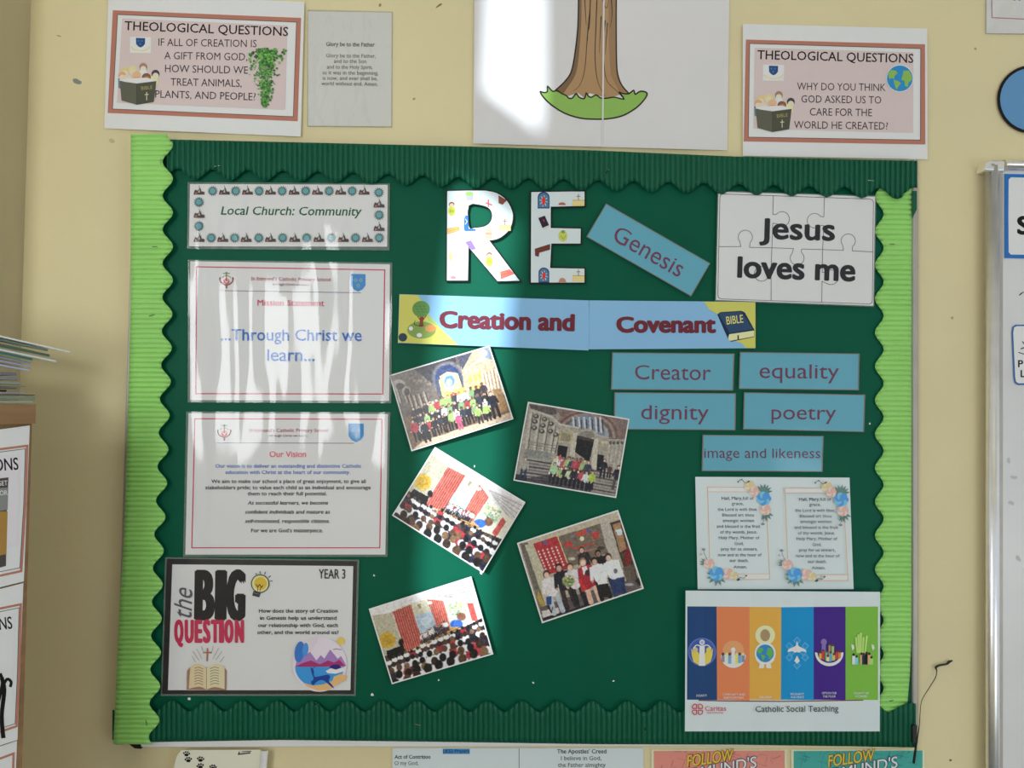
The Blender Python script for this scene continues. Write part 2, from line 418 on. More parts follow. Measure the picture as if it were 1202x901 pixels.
d2 = corr('border_strip', 'dark green corrugated scalloped strip along the bottom of the notice board', M['dark_border'], True, 132, 1075, bot_lo, lambda x: bot_hi(x) if x > 140 else 833, 6.0, YB-.0050, seed=3)
lf_out = lambda y: float(ip(y, [158, 330, 420, 560, 650, 700, 872], [153.5, 153.5, 152, 148, 144.5, 141, 133]))
def lf_in(y):
    mid = float(ip(y, [158, 330, 420, 560, 650, 720, 872], [197, 197, 195.5, 190.5, 186, 184, 180.5]))
    a = 6 if y > 166 else 4
    return mid+a*math.cos(2*math.pi*(y-170)/39.7)
d3 = corr('border_strip', 'lime green corrugated scalloped strip down the left side of the notice board', M['light_border'], False, 157.5, 873, lf_in, lf_out, 5.8, YB-.0098, seed=4)
rg_in = lambda y: 1032-5*math.cos(2*math.pi*(y-271)/39.7)
rg_out = lambda y: float(ip(y, [200, 740, 790, 845], [1070.5, 1070, 1068, 1063.5]))
d4 = corr('border_strip', 'lime green corrugated scalloped strip down the right side of the notice board', M['light_border'], False, 205, 843, rg_out, rg_in, 5.9, YB-.0005, seed=5)
d4.scale = (1, 1, 1)
for p, x, y, a, yy in [(d1, 255, 195, -.2, YB-.0105), (d1, 712, 202, -.8, YB-.0105), (d1, 1022, 212, .1, YB-.0105), (d3, 189, 189, 1.5, YB-.0145), (d3, 181.5, 289.5, 0, YB-.0145), (d3, 178, 370, -.3, YB-.0145),
        (d3, 172, 848, 1.4, YB-.0145), (d4, 1047, 286.5, 0, YB-.0048), (d4, 1046, 822, -.2, YB-.0048), (d2, 490, 850, .2, YB-.0095), (d2, 757, 855, 1.3, YB-.0095), (d2, 371, 826, .1, YB-.0095)]:
    staple(p, x, y, a, yy)
# sliver of a second dark strip under the corner
corr('border_strip', 'short dark green corrugated end of strip under the upper right corner', M['dark_border'], True, 1070.8, 1076.2, lambda x: 224, lambda x: 256-(x-1071)*2, 6, -.0215, .0008, seed=9)

# ------------------------------------------------------------------ artwork pieces
def bible_kids(S, x, y, k=1.0):
    """drawing of children leaning over a big closed book (x, y = top centre of the book front)"""
    p = 'printed_picture'
    E_ = lambda dx, dy, rx, ry, c, rot=0: S.ell(p, x+dx*k, y+dy*k, rx*k, ry*k, c, 14, rot)
    G = lambda pts, c: S.poly(p, [(x+a*k, y+b*k) for a, b in pts], c)
    G([(-110, -30), (-108, 25), (-80, 40), (-70, -25)], (92, 115, 130))
    for dx, dy, c in [(-70, -70, (205, 180, 120)), (-25, -80, (214, 188, 130)), (38, -96, (150, 118, 100)), (110, -56, (70, 60, 70)), (-85, -45, (195, 150, 120))]:
        E_(dx, dy, 24, 25, c); E_(dx, dy+12, 18, 19, (226, 190, 170))
    E_(95, -12, 30, 32, (215, 205, 150)); E_(38, -55, 26, 28, (200, 205, 210)); E_(112, -44, 17, 18, (225, 190, 165))
    E_(-55, -28, 30, 26, (225, 185, 165)); E_(0, -42, 26, 28, (216, 170, 150)); E_(0, -52, 26, 20, (200, 165, 125))
    E_(56, -36, 27, 25, (120, 82, 62)); E_(58, -26, 20, 18, (160, 112, 86)); E_(0, -15, 40, 24, (205, 130, 120)); E_(-50, -12, 30, 20, (230, 200, 180))
    G([(-108, -18), (0, 2), (115, -14), (60, -34), (-60, -30)], (215, 210, 205))
    G([(-100, -14), (0, 0), (0, 125), (-90, 100)], (88, 88, 76)); G([(0, 0), (115, -14), (100, 108), (0, 125)], (74, 75, 64))
    S.line(p, [(x, y), (x, y+122*k)], 3*k, (60, 60, 52))
    S.text('BIBLE', x+60*k, y+35*k, 66*k, 20*k, (150, 140, 90), rot=-6, part=p)
    S.line(p, [(x+58*k, y+50*k), (x+58*k, y+98*k)], 4*k, (200, 195, 160)); S.line(p, [(x+46*k, y+66*k), (x+70*k, y+64*k)], 4*k, (200, 195, 160))
def small_crest(S, x, y):
    p = 'school_crest'
    S.poly(p, [(x-62, y-46), (x+62, y-44), (x+60, y+50), (x-62, y+48)], (216, 212, 214))
    S.poly(p, [(x-27, y-40), (x+27, y-38), (x+26, y-4), (x+14, y+10), (x, y+17), (x-14, y+10), (x-26, y-4)], (40, 72, 120))
    for a, b in ((-12, -22), (8, -22), (-2, -4)): S.ell(p, x+a, y+b, 6, 6, (70, 105, 140), 8)
    S.line(p, [(x-55, y+12), (x-38, y+28), (x, y+36), (x+38, y+28), (x+55, y+12)], 7, (205, 190, 140), curve=4)
def frame4(S, part, outer, inner, rgb):
    v = outer+inner; S.add(part, v, [(i, (i+1) % 4, 4+(i+1) % 4, 4+i) for i in range(4)], ink(*rgb))
def quad_line(S, part, q, wd, rgb): S.line(part, q, wd, rgb, closed=True)
TERRA = (163, 108, 92)

# ---- theological question posters on the wall
S = Sheet('question_poster', 'white poster headed THEOLOGICAL QUESTIONS with trailing ivy picture, upper left wall', 'poster',
    [(37, -45), (1187, 12), (1166, 802), (12, 753)], -.0022, 120, 0, 5.004,
    curl=[(110, 0), (150, .0015), (190, .004), (230, .0035), (275, .0005), (310, .0008), (360, .004)], group='theological question posters')
frame4(S, 'printed_frame', [(62, 60), (1168, 105), (1148, 712), (32, 663)], [(88, 85), (1141, 130), (1122, 685), (60, 640)], TERRA)
S.line('printed_frame', [(90, 85), (1141, 130), (1122, 685), (60, 640)], 4, (90, 75, 75), closed=True)
S.poly('printed_panel', [(118, 108), (1088, 150), (1076, 645), (86, 603)], (190, 174, 173))
BK = (32, 27, 30)
S.text('THEOLOGICAL QUESTIONS', 611, 194, 962, 52, BK, .018, rot=2.1)
for t, cx, b, w_, r in [('IF ALL OF CREATION IS', 618, 273, 577, .9), ('A GIFT FROM GOD,', 608, 351, 487, 1.0), ('HOW SHOULD WE', 612, 428, 487, 1.2), ('TREAT ANIMALS,', 610, 506, 417, 1.2), ('PLANTS, AND PEOPLE?', 606, 581, 590, 1.6)]:
    S.text(t, cx, b, w_, 43, (48, 42, 50), .0, rot=r)
small_crest(S, 225, 262); bible_kids(S, 203, 490, 1.0)
r = random.Random(5)
for i in range(700):
    t = r.random()**1.1; y = 285+345*t; half = 88*(1-t)**.75+8
    side = r.choice([-1, 0, 0, 0, 1])
    x = 965-10*t+r.uniform(-1, 1)*half*(.55 if side == 0 else 1.0)+side*(25*(1-t))
    if r.random() < .16: x += r.choice([-1, 1])*r.uniform(10, 45)*(1-t*.5)
    g = r.random(); c = [(58, 110, 48), (84, 140, 62), (50, 90, 45), (110, 160, 80), (70, 125, 70)][int(g*5)]
    k = r.uniform(4, 9)*(1.4 if t < .3 else .95); a = r.random()*6.28
    S.poly('ivy_picture', [(x+k*math.cos(a+q), y+k*.9*math.sin(a+q)) for q in (0, 1.9, 3.3, 4.6)], c, inc=.06)
S.done()
S = Sheet('question_poster', 'white poster headed THEOLOGICAL QUESTIONS with globe picture, upper right wall', 'poster',
    [(60, 40), (1143, 68), (1145, 835), (60, 815)], -.0022, 860, 20, 5.004,
    curl=[(865, .002), (905, .001), (950, .003), (1000, .0025), (1050, .001), (1092, .004)], group='theological question posters')
frame4(S, 'printed_frame', [(78, 132), (1130, 160), (1132, 748), (65, 730)], [(100, 155), (1105, 185), (1103, 722), (92, 705)], TERRA)
S.line('printed_frame', [(100, 155), (1105, 185), (1103, 722), (92, 705)], 4, (90, 75, 75), closed=True)
S.poly('printed_panel', [(130, 180), (1062, 207), (1060, 680), (122, 655)], (190, 174, 173))
S.text('THEOLOGICAL QUESTIONS', 603, 258, 917, 52, BK, .018, rot=1.4)
for t, cx, b, w_ in [('WHY DO YOU THINK', 638, 431, 520), ('GOD ASKED US TO', 638, 505, 470), ('CARE FOR THE', 636, 580, 365), ('WORLD HE CREATED?', 636, 657, 552)]:
    S.text(t, cx, b, w_, 43, (48, 42, 50), .0, rot=.8)
small_crest(S, 240, 325); bible_kids(S, 234, 553, .98)
def globe(S, x, y, r_, sea, land, part='globe_picture'):
    S.ell(part, x, y, r_*1.06, r_*1.06, (200, 212, 222), 28); S.ell(part, x, y, r_, r_, sea, 28)
    S.poly(part, [(x+a*r_, y+b*r_) for a, b in [(-.92, -.3), (-.7, -.65), (-.3, -.6), (-.15, -.4), (-.4, -.2), (-.45, .05), (-.62, -.05), (-.8, .05)]], land)
    S.poly(part, [(x+a*r_, y+b*r_) for a, b in [(-.5, .1), (-.15, .2), (.1, .35), (-.1, .6), (-.25, .9), (-.38, .55)]], land)
    S.poly(part, [(x+a*r_, y+b*r_) for a, b in [(.3, -.6), (.7, -.6), (.93, -.2), (.95, .1), (.7, .3), (.62, .65), (.4, .6), (.35, .2), (.12, .1), (.2, -.2)]], land)
globe(S, 982, 360, 76, (45, 125, 180), (125, 165, 80))
S.done()

# ---- glory be sheet in sleeve
S = Sheet('prayer_sheet', 'small white prayer sheet in a shiny crinkled sleeve between the ivy poster and tree poster', 'prayer sheet',
    [(108, 66), (600, 74), (597, 742), (108, 738)], -.0015, 340, 0, 5.004, paper=noise_mat('greyish_paper', (190, 190, 186), .55, 8, .03))
S.text('Glory be to the Father', 357, 272, 285, 23, (60, 58, 58), .022, rot=.8)
for t, cx, b, w_ in [('Glory be to the Father,', 360, 338, 292), ('and to the Son', 355, 370, 190), ('and to the Holy Spirit,', 353, 404, 268), ('as it was in the beginning,', 357, 438, 328), ('is now, and ever shall be,', 355, 470, 322), ('world without end. Amen.', 352, 502, 332)]:
    S.text(t, cx, b, w_, 21, (92, 90, 90), .006, rot=.6)
S.pouch([(104, 56), (606, 68), (602, 750), (103, 744)], 'sleeve', 'clear_sleeve', .0015); S.rim([(104, 56), (606, 68), (602, 750), (103, 744)], [(108, 66), (600, 74), (597, 742), (108, 738)])
S.done()

# ---- tree poster
S = Sheet('tree_poster', 'large glossy white poster of a brown cartoon tree trunk on a grass mound', 'poster',
    [(64, -90), (1188, -90), (1178, 662), (58, 632)], -.0025, 540, 0, 3.754, paper=noise_mat('tree_poster_paper', (199, 197, 199), .35, 6, .015),
    curl=[(550, .0), (570, .002), (600, .003), (640, .001), (705, .0025), (709, .0005), (760, .002), (800, .003), (830, .001), (860, 0)])
p = 'printed_tree'; K_ = (28, 22, 20); BR = (158, 126, 92)
trunk = [(522, -30), (520, 100), (510, 210), (492, 310), (465, 355), (420, 398), (455, 412), (478, 422), (500, 415), (520, 408), (548, 432), (572, 410), (600, 418), (640, 430), (680, 425), (700, 418), (722, 412), (745, 410), (716, 380), (698, 340), (690, 280), (688, 100), (689, -30)]
gr = [(352, 402), (372, 408), (385, 402), (386, 380), (408, 402), (428, 398), (445, 410), (470, 422), (478, 432), (495, 432), (512, 412), (524, 428), (548, 434), (556, 410), (566, 424), (580, 428), (600, 418), (620, 432), (650, 432), (680, 428), (722, 436), (700, 405), (720, 412), (745, 412), (765, 398), (772, 415), (795, 402), (822, 408), (818, 430), (780, 472), (720, 508), (660, 522), (600, 525), (530, 520), (460, 498), (400, 460), (365, 425)]
S.poly(p, gr, (128, 168, 84)); S.poly(p, trunk, BR)
S.poly(p, smooth_pts([(522, -30), (520, 100), (510, 210), (492, 310), (465, 355), (420, 398), (455, 412)], 3)+smooth_pts([(478, 380), (512, 320), (526, 220), (534, 100), (536, -30)], 3), (112, 88, 68))
S.poly(p, [(655, -30), (689, -30), (688, 100), (690, 280), (698, 340), (716, 380), (745, 410), (700, 402), (664, 330), (655, 200)], (140, 110, 80))
S.line(p, [(522, -30), (520, 100), (510, 210), (492, 310), (465, 355), (420, 398)], 6, K_, curve=6); S.line(p, [(689, -30), (688, 100), (690, 280), (698, 340), (716, 380), (745, 412)], 6, K_, curve=6)
S.line(p, gr[:22], 6, K_, curve=3); S.line(p, gr[21:28]+gr[28:]+[gr[0]], 6.5, K_, curve=3)
for q in ([(548, -30), (553, 60), (556, 110)], [(575, -20), (570, 110), (562, 150), (550, 300), (530, 370), (500, 402)], [(604, -20), (598, 140), (595, 260), (605, 350), (625, 400), (640, 425)],
          [(560, 180), (568, 80), (574, 30)], [(622, 72), (617, 160), (614, 235)], [(640, 90), (632, 180), (636, 300), (650, 360), (690, 400), (722, 436)], [(665, -20), (670, 60), (662, 120)], [(625, -20), (634, 20), (648, 34), (656, -10)], [(650, 100), (640, 240)]):
    S.line(p, q, 4.5, K_, curve=5, taper=True)
S.line('taped_seam', [(634, -60), (632, 200), (628, 632)], 7, (222, 222, 226))
S.pouch([(60, -90), (1190, -90), (1180, 664), (56, 635)], 'smooth_pouch', 'laminate_pouch', .0045)
S.done()

# ---- top right sleeve sheet, blue disc
S = Sheet('lined_sheet', 'corner of a sleeved white sheet with a thin red line, at top right', 'sheet',
    [(870, -120), (1700, -120), (1700, 300), (870, 292)], -.0015, 1042, 0, 7.506, paper=noise_mat('greyish_paper_two', (194, 193, 192), .55, 8, .03))
S.line('printed_line', [(912, -110), (920, 155), (1700, 190)], 7, (150, 90, 95))
S.text('yp', 1152, -6, 90, 34, (40, 38, 38), .01)
S.pouch([(858, -120), (1710, -120), (1710, 312), (858, 300)], 'sleeve', 'clear_sleeve', .0015)
S.rim([(858, -120), (1710, -120), (1710, 318), (858, 300)], [(870, -120), (1700, -120), (1700, 300), (870, 292)])
S.done()
circ = [(1210.6+40*math.cos(i*math.pi/24), 116.5+40*math.sin(i*math.pi/24)) for i in range(48)]
S = Sheet('round_sign', 'round blue card sign with a thick black outline above the whiteboard', 'sign', [(1171, 77), (1250, 77), (1250, 156), (1171, 156)], -.003, outline=circ, paper=ink(26, 24, 26))
S.ell('blue_face', 1210.6, 116.5, 36.6, 36.6, (88, 132, 172), 40); S.done()

# ---- local church banner
S = Sheet('heading_card', 'white laminated banner reading Local Church: Community with bordered motifs', 'banner',
    [(60, 50), (1133, 55), (1130, 390), (55, 388)], YB-.003, 210, 205, 4.623)
S.text('Local Church: Community', 610, 219, 765, 44, (22, 84, 56), .022, .18, rot=.4)
def bld(x, y):
    p = 'building_motif#%d_%d' % (x, y)
    S.poly(p, [(x-30, y+20), (x+30, y+20), (x+28, y+4), (x+12, y+2), (x+10, y-8), (x+3, y-22), (x-3, y-8), (x-12, y-2), (x-22, y-8), (x-28, y+6)], (78, 66, 66))
    S.poly(p, [(x-6, y+8), (x+4, y+8), (x+1, y-14)], (170, 170, 165)); S.rect(p, x-22, y+8, x-12, y+16, (170, 110, 110)); S.line(p, [(x, y-20), (x, y-29)], 2.5, (60, 60, 60))
def sunm(x, y):
    p = 'sun_motif#%d_%d' % (x, y)
    v = []; 
    for i in range(14):
        a = i*math.pi*2/14; v += [(x+30*math.cos(a), y+30*math.sin(a)), (x+18*math.cos(a+.22), y+18*math.sin(a+.22))]
    S.add(p, v+[(x, y)], [(i, (i+1) % 28, 28) for i in range(28)], ink(70, 92, 92)); S.ell(p, x, y, 16, 16, (92, 148, 156), 14)
for x in (110, 247, 372, 497, 625, 752, 878, 1005): bld(x, 88)
for x in (183, 308, 435, 560, 688, 815, 940, 1085): sunm(x, 88+(8 if x > 1050 else 0))
for x in (110, 238, 365, 497, 628, 760, 892, 1023): bld(x, 344)
for x in (175, 302, 433, 563, 693, 826, 958, 1087): sunm(x, 342)
sunm(108, 148); bld(110, 213); sunm(108, 278); bld(1086, 157); sunm(1086, 218); bld(1086, 284)
S.pouch([(48, 40), (1145, 48), (1142, 410), (45, 402)]); S.rim([(48, 40), (1145, 48), (1142, 410), (45, 402)], [(60, 50), (1133, 55), (1130, 390), (55, 388)]); S.done()

RED = (182, 66, 92)
def emblem(S, x, y):
    p = 'school_emblem'; c = (120, 60, 60)
    S.line(p, [(x, y-42), (x, y+45)], 5, c); S.line(p, [(x-18, y-34), (x+18, y-34)], 5, (105, 120, 80)); S.line(p, [(x-24, y-12), (x, y-24), (x+24, y-12)], 4, (120, 130, 90), curve=4)
    S.line(p, [(x-36, y-8), (x-30, y+14), (x, y+30), (x+30, y+14), (x+36, y-8)], 7, c, curve=4)
    S.ell(p, x, y+10, 18, 15, (190, 90, 90), 12); S.line(p, [(x-10, y+2), (x, y+16), (x+10, y+2)], 4, (235, 220, 210)); S.ell(p, x, y-36, 6, 6, (105, 120, 80), 10)
    for d in (-1, 1): S.poly(p, [(x+d*34, y-16), (x+d*42, y-4), (x+d*28, y-4)], c)
    S.poly(p, [(x-8, y+38), (x+8, y+38), (x, y+50)], c)
def shield(S, x0, y0, x1, y1):
    p = 'school_crest'; w_ = x1-x0; h = y1-y0; cx = (x0+x1)/2
    S.poly(p, [(x0, y0), (x1, y0+2), (x1, y0+h*.65), (x1-w_*.2, y0+h*.88), (cx, y1), (x0+w_*.2, y0+h*.88), (x0, y0+h*.65)], (62, 128, 186))
    for a, b in ((.32, .36), (.68, .36), (.5, .66)):
        S.line(p, [(x0+w_*a-9, y0+h*b), (x0+w_*a, y0+h*b-9), (x0+w_*a+9, y0+h*b), (x0+w_*a, y0+h*b+9)], 4, (135, 150, 140), closed=True)
# ---- mission statement
S = Sheet('mission_statement', 'laminated Mission Statement sheet with big blue words Through Christ we learn', 'notice',
    [(62, 30), (1145, 47), (1141, 788), (60, 783)], YB-.003, 210, 300, 4.623)
S.line('printed_frame', [(95, 60), (1117, 77), (1107, 750), (92, 748)], 6, RED, closed=True)
emblem(S, 258, 130); shield(S, 933, 98, 1013, 195)
S.text("St Edmund's Catholic Primary School", 607, 136, 432, 18, (150, 66, 84), .02, rot=.8); S.text('...through Christ we learn...', 607, 162, 225, 12, (110, 60, 80), .02, rot=.8)
S.line('lettering', [(222, 189), (988, 201)], 3.5, (120, 105, 135))
S.text('Mission Statement', 607, 272, 362, 31, RED, .022, rot=.6)
BL = (62, 108, 178)
S.text('...Through Christ we', 610, 461, 764, 60, BL, .024, rot=.3); S.text('learn...', 608, 571, 258, 62, BL, .024, rot=.2)
S.pouch([(50, 22), (1158, 38), (1152, 800), (48, 795)]); S.rim([(50, 22), (1158, 38), (1152, 800), (48, 795)], [(62, 30), (1145, 47), (1141, 788), (60, 783)]); S.done()
# ---- vision
S = Sheet('vision_statement', 'laminated Our Vision sheet full of small blue and black text', 'notice',
    [(52, 45), (1135, 50), (1120, 812), (35, 812)], YB-.003, 210, 475, 4.623)
S.line('printed_frame', [(87, 75), (1102, 78), (1090, 775), (70, 775)], 6, RED, closed=True)
emblem(S, 246, 146); shield(S, 920, 100, 1003, 203)
S.text("St Edmund's Catholic Primary School", 595, 147, 430, 18, (150, 66, 84), .02); S.text('...through Christ we learn...', 592, 173, 225, 12, (110, 60, 80), .02)
S.line('lettering', [(210, 206), (950, 208)], 3.5, (120, 105, 135)); S.text('Our Vision', 591, 283, 198, 30, (200, 70, 95), .012)
for t, cx, b, w_ in [('Our vision is to deliver an outstanding and distinctive Catholic', 594, 341, 792), ('education with Christ at the heart of our community.', 591, 375, 677)]: S.text(t, cx, b, w_, 19, (66, 100, 170), .022)
for t, cx, b, w_, sh in [('We aim to make our school a place of great enjoyment, to give all', 595, 424, 838, 0), ('stakeholders pride; to value each child as an individual and encourage', 592, 458, 898, 0), ('them to reach their full potential.', 588, 491, 430, 0),
    ('As successful learners, we become', 591, 541, 437, .2), ('confident individuals and mature as', 590, 590, 460, .2), ('self-motivated, responsible citizens.', 588, 640, 460, .2), ("For we are God's masterpiece.", 587, 691, 390, 0)]:
    S.text(t, cx, b, w_, 19, (42, 40, 46), .024, sh)
S.pouch([(40, 36), (1147, 40), (1132, 824), (22, 824)]); S.rim([(40, 36), (1147, 40), (1132, 824), (22, 824)], [(52, 45), (1135, 50), (1120, 812), (35, 812)]); S.done()

# ---- big question
S = Sheet('question_card', 'black bordered laminated YEAR 3 BIG QUESTION sheet at the lower left of the board', 'notice',
    [(76, 27), (1150, 40), (1132, 790), (50, 790)], YB-.0045, 180, 650, 4.808, paper=noise_mat('black_card', (34, 34, 38), .4, 8, .05))
S.poly('white_panel', [(107, 58), (1128, 68), (1112, 768), (82, 768)], (203, 204, 208))
for ch, x0, x1 in (('B', 232, 345), ('I', 360, 400), ('G', 412, 518)): S.text(ch, (x0+x1)/2-1, 364, x1-x0, 264, (34, 32, 36), .055 if ch != 'I' else .05, rot=.9)
for ch, x0, x1 in zip('QUESTION', (118, 177, 233, 280, 325, 376, 401, 460), (170, 228, 276, 322, 372, 392, 452, 511)): S.text(ch, (x0+x1)/2, 497, x1-x0, 122, (176, 46, 78), .05, rot=0)
S.text('the', 218, 275, 168, 100, (84, 84, 90), .0, .35, rot=-88)
S.text('YEAR 3', 1008, 138, 150, 52, (30, 30, 34), .012, rot=.5)
for t, cx, b, w_ in [('How does the story of Creation', 818, 331, 445), ('in Genesis help us understand', 818, 371, 432), ('our relationship with God, each', 816, 412, 450), ('other, and the world around us?', 816, 452, 460)]: S.text(t, cx, b, w_, 20, (34, 32, 38), .028)
p = 'bulb_picture'; S.ell(p, 603, 167, 52, 52, K_, 26); S.ell(p, 603, 167, 47, 47, (220, 200, 150), 26); S.ell(p, 605, 166, 36, 36, (212, 168, 60), 22)
S.line(p, [(580, 170), (590, 185), (600, 172), (610, 188), (618, 175)], 5, (70, 40, 30), curve=3); S.line(p, [(588, 185), (590, 210)], 4, (70, 50, 30)); S.line(p, [(608, 186), (600, 212)], 4, (70, 50, 30))
S.poly(p, [(565, 208), (605, 218), (598, 244), (558, 234)], (50, 50, 56)); S.line(p, [(563, 218), (600, 228)], 3, (120, 120, 120))
for a, b in [((577, 108), (583, 118)), ((601, 97), (604, 112)), ((633, 100), (628, 116)), ((662, 122), (650, 132)), ((672, 153), (660, 152))]: S.line(p, [a, b], 4, K_)
p = 'book_picture'
S.poly(p, [(190, 660), (205, 640), (400, 640), (413, 658), (411, 768), (188, 765)], (146, 110, 92))
S.poly(p, smooth_pts([(208, 640), (235, 620), (270, 622), (300, 645)], 4)+[(300, 765)]+smooth_pts([(300, 765), (260, 748), (200, 760)], 3), (206, 182, 148))
S.poly(p, smooth_pts([(300, 645), (335, 622), (370, 622), (402, 640)], 4)+smooth_pts([(402, 762), (345, 750), (300, 765)], 3), (214, 190, 156))
S.line(p, [(300, 645), (300, 765)], 3, (120, 95, 80))
for i in range(7):
    S.line(p, smooth_pts([(232, 645+i*15), (255, 638+i*15), (280, 648+i*15)], 3), 3, (110, 90, 76)); S.line(p, smooth_pts([(320, 648+i*15), (345, 638+i*15), (370, 644+i*15)], 3), 3, (110, 90, 76))
S.line(p, [(305, 530), (303, 605)], 8, (150, 100, 70)); S.line(p, [(280, 556), (330, 556)], 8, (150, 100, 70))
for a, b in [((218, 575), (238, 610)), ((222, 548), (258, 600)), ((245, 535), (275, 592)), ((270, 520), (285, 560)), ((338, 518), (328, 560)), ((368, 530), (335, 592)), ((388, 548), (352, 598)), ((400, 578), (375, 610))]: S.line(p, [a, b], 2.5, (140, 130, 125))
p = 'landscape_picture'
S.ell(p, 938, 622, 155, 155, (214, 190, 212), 40)
S.poly(p, [(810, 600), (885, 552), (920, 600), (945, 570), (965, 590), (998, 538), (1040, 590), (1060, 575), (1090, 630), (800, 636)], (146, 112, 168))
S.poly(p, [(805, 632), (850, 612), (890, 600), (940, 622), (985, 600), (1020, 612), (1050, 596), (1085, 634), (805, 638)], (146, 50, 96))
pts = [(938+138*math.cos(a), 636+118*math.sin(a)) for a in np.linspace(0, math.pi, 20)]
S.poly(p, pts, (58, 132, 192))
S.poly(p, [(845, 725), (900, 742), (960, 735), (1010, 715), (1020, 690), (1060, 675), (1095, 690), (1085, 712), (1040, 735), (990, 768), (930, 772), (870, 750)], (222, 160, 110))
S.ell(p, 825, 552, 28, 60, (56, 106, 176), 18, .15); S.ell(p, 858, 540, 17, 40, (72, 130, 190), 16, .1); S.ell(p, 1058, 492, 22, 22, (212, 172, 90), 18)
S.poly(p, [(972, 660), (1000, 645), (1075, 640), (1080, 660), (1030, 675), (985, 672)], (226, 228, 232)); S.poly(p, [(990, 640), (1010, 625), (1045, 622), (1062, 642), (1030, 652)], (50, 40, 110))
S.poly(p, smooth_pts([(888, 640), (905, 655), (908, 690), (935, 690), (985, 680), (998, 695), (990, 715), (1010, 740), (1020, 758), (1000, 745), (965, 715), (940, 712), (920, 722), (900, 740), (890, 720), (905, 705), (895, 675)], 3, True), (36, 60, 130))
S.line(p, [(896, 650), (908, 640), (915, 632)], 3, (36, 60, 130)); S.line(p, [(1015, 540), (1030, 535), (1062, 540)], 3, (50, 40, 90), curve=3)
S.pouch([(66, 18), (1162, 32), (1142, 800), (42, 800)], 'smooth_pouch'); S.rim([(66, 18), (1162, 32), (1142, 800), (42, 800)], [(76, 27), (1150, 40), (1132, 790), (50, 790)]); S.done()

# ------------------------------------------------------------------ letters R and E
def offset_poly(pts, d):
    P = [np.array(p, float) for p in pts]; N = len(P); out = []
    ar = sum(P[i][0]*P[(i+1) % N][1]-P[(i+1) % N][0]*P[i][1] for i in range(N)); sg = 1 if ar > 0 else -1
    for i in range(N):
        a, b, c = P[i-1], P[i], P[(i+1) % N]; d1 = (b-a)/np.linalg.norm(b-a); d2 = (c-b)/np.linalg.norm(c-b)
        n1 = np.array([d1[1], -d1[0]])*sg; n2 = np.array([d2[1], -d2[0]])*sg; m_ = n1+n2; m_ = m_/(np.linalg.norm(m_)+1e-9)
        out.append(tuple(b+m_*d/max(.5, float(np.dot(m_, n1)))))
    return out
def tess(loops):
    pts = [p for l in loops for p in l]
    return pts, [tuple(t) for t in tessellate_polygon([[Vector((x, y, 0)) for x, y in l] for l in loops])]
def child_fig(S, x, y, rot=0):
    p = 'printed_clipart#%d_%d' % (x, y); c, s_ = math.cos(rot), math.sin(rot)
    e = lambda dx, dy, rx, ry, col: S.ell(p, x+dx*c-dy*s_, y+dx*s_+dy*c, rx, ry, col, 12)
    e(0, 20, 26, 36, (172, 180, 70)); e(0, -26, 20, 18, (120, 72, 50)); e(0, -20, 15, 14, (214, 170, 140)); e(-8, 22, 7, 12, (140, 150, 60)); e(8, 22, 7, 12, (140, 150, 60))
def bench(S, pts, col, dk):
    p = 'printed_clipart#%d' % pts[0][0]; S.poly(p, pts, col); S.line(p, pts, 3, dk, closed=True); a, b, c, d = [np.array(q, float) for q in pts]
    S.line(p, [tuple((a+d)/2), tuple((b+c)/2)], 3, dk)
def window_art(S, x, y, k=1):
    p = 'printed_clipart#%d_%d' % (x, y)
    S.poly(p, [(x-42*k, y+58*k), (x-42*k, y-20*k)]+[(x+42*k*math.cos(a), y-20*k-40*k*math.sin(a)) for a in np.linspace(math.pi, 0, 12)]+[(x+42*k, y+58*k)], (44, 62, 108))
    S.poly(p, [(x-34*k, y+50*k), (x-34*k, y-18*k)]+[(x+34*k*math.cos(a), y-18*k-32*k*math.sin(a)) for a in np.linspace(math.pi, 0, 12)]+[(x+34*k, y+50*k)], (70, 110, 140))
    for i in range(8):
        a = i*math.pi/4+.2; S.line(p, [(x+10*k*math.cos(a), y+5*k+10*k*math.sin(a)), (x+30*k*math.cos(a), y+5*k+40*k*math.sin(a))], 4, (190, 196, 190))
    S.ell(p, x, y+5*k, 11*k, 32*k, (196, 50, 44), 12); S.line(p, [(x-16*k, y-4), (x+16*k, y-4)], 7, (196, 50, 44))
def altar(S, x, y):
    p = 'printed_clipart#%d_%d' % (x, y); S.rect(p, x-42, y, x+42, y+40, (224, 184, 124)); S.line(p, [(x-42, y), (x+42, y)], 4, (170, 120, 80)); S.line(p, [(x, y-45), (x, y)], 4, (120, 80, 60)); S.line(p, [(x-14, y-28), (x+14, y-28)], 4, (120, 80, 60))
    for d in (-30, 30): S.line(p, [(x+d, y-22), (x+d, y)], 4, (210, 190, 150))
def letter(name, label, outer, hole, art):
    loops = [offset_poly(outer, 9)]+([offset_poly(hole, -7)] if hole else [])
    pts, fc = tess(loops)
    S = Sheet('cut_out_letter', label, 'letter', [(150, 85), (1118, 88), (1118, 730), (150, 718)], YB-.0045, 500, 210, 6.01, outline=pts, faces=fc, paper=ink(30, 26, 28), thick=.0009, group='cut out title letters')
    pts, fc = tess([outer]+([hole] if hole else [])); S.add('white_face', pts, fc, M['bluepaper'])
    art(S); S.done()
Ro = [(150, 85), (300, 82), (420, 82)]+smooth_pts([(420, 82), (500, 100), (568, 150), (606, 220), (613, 280), (592, 350), (545, 398), (498, 424), (445, 432)], 3)+[(660, 717), (505, 720), (300, 478), (295, 715), (148, 715)]
Ro = [Ro[0]]+[q for i, q in enumerate(Ro[1:], 1) if math.dist(q, Ro[i-1]) > 2]
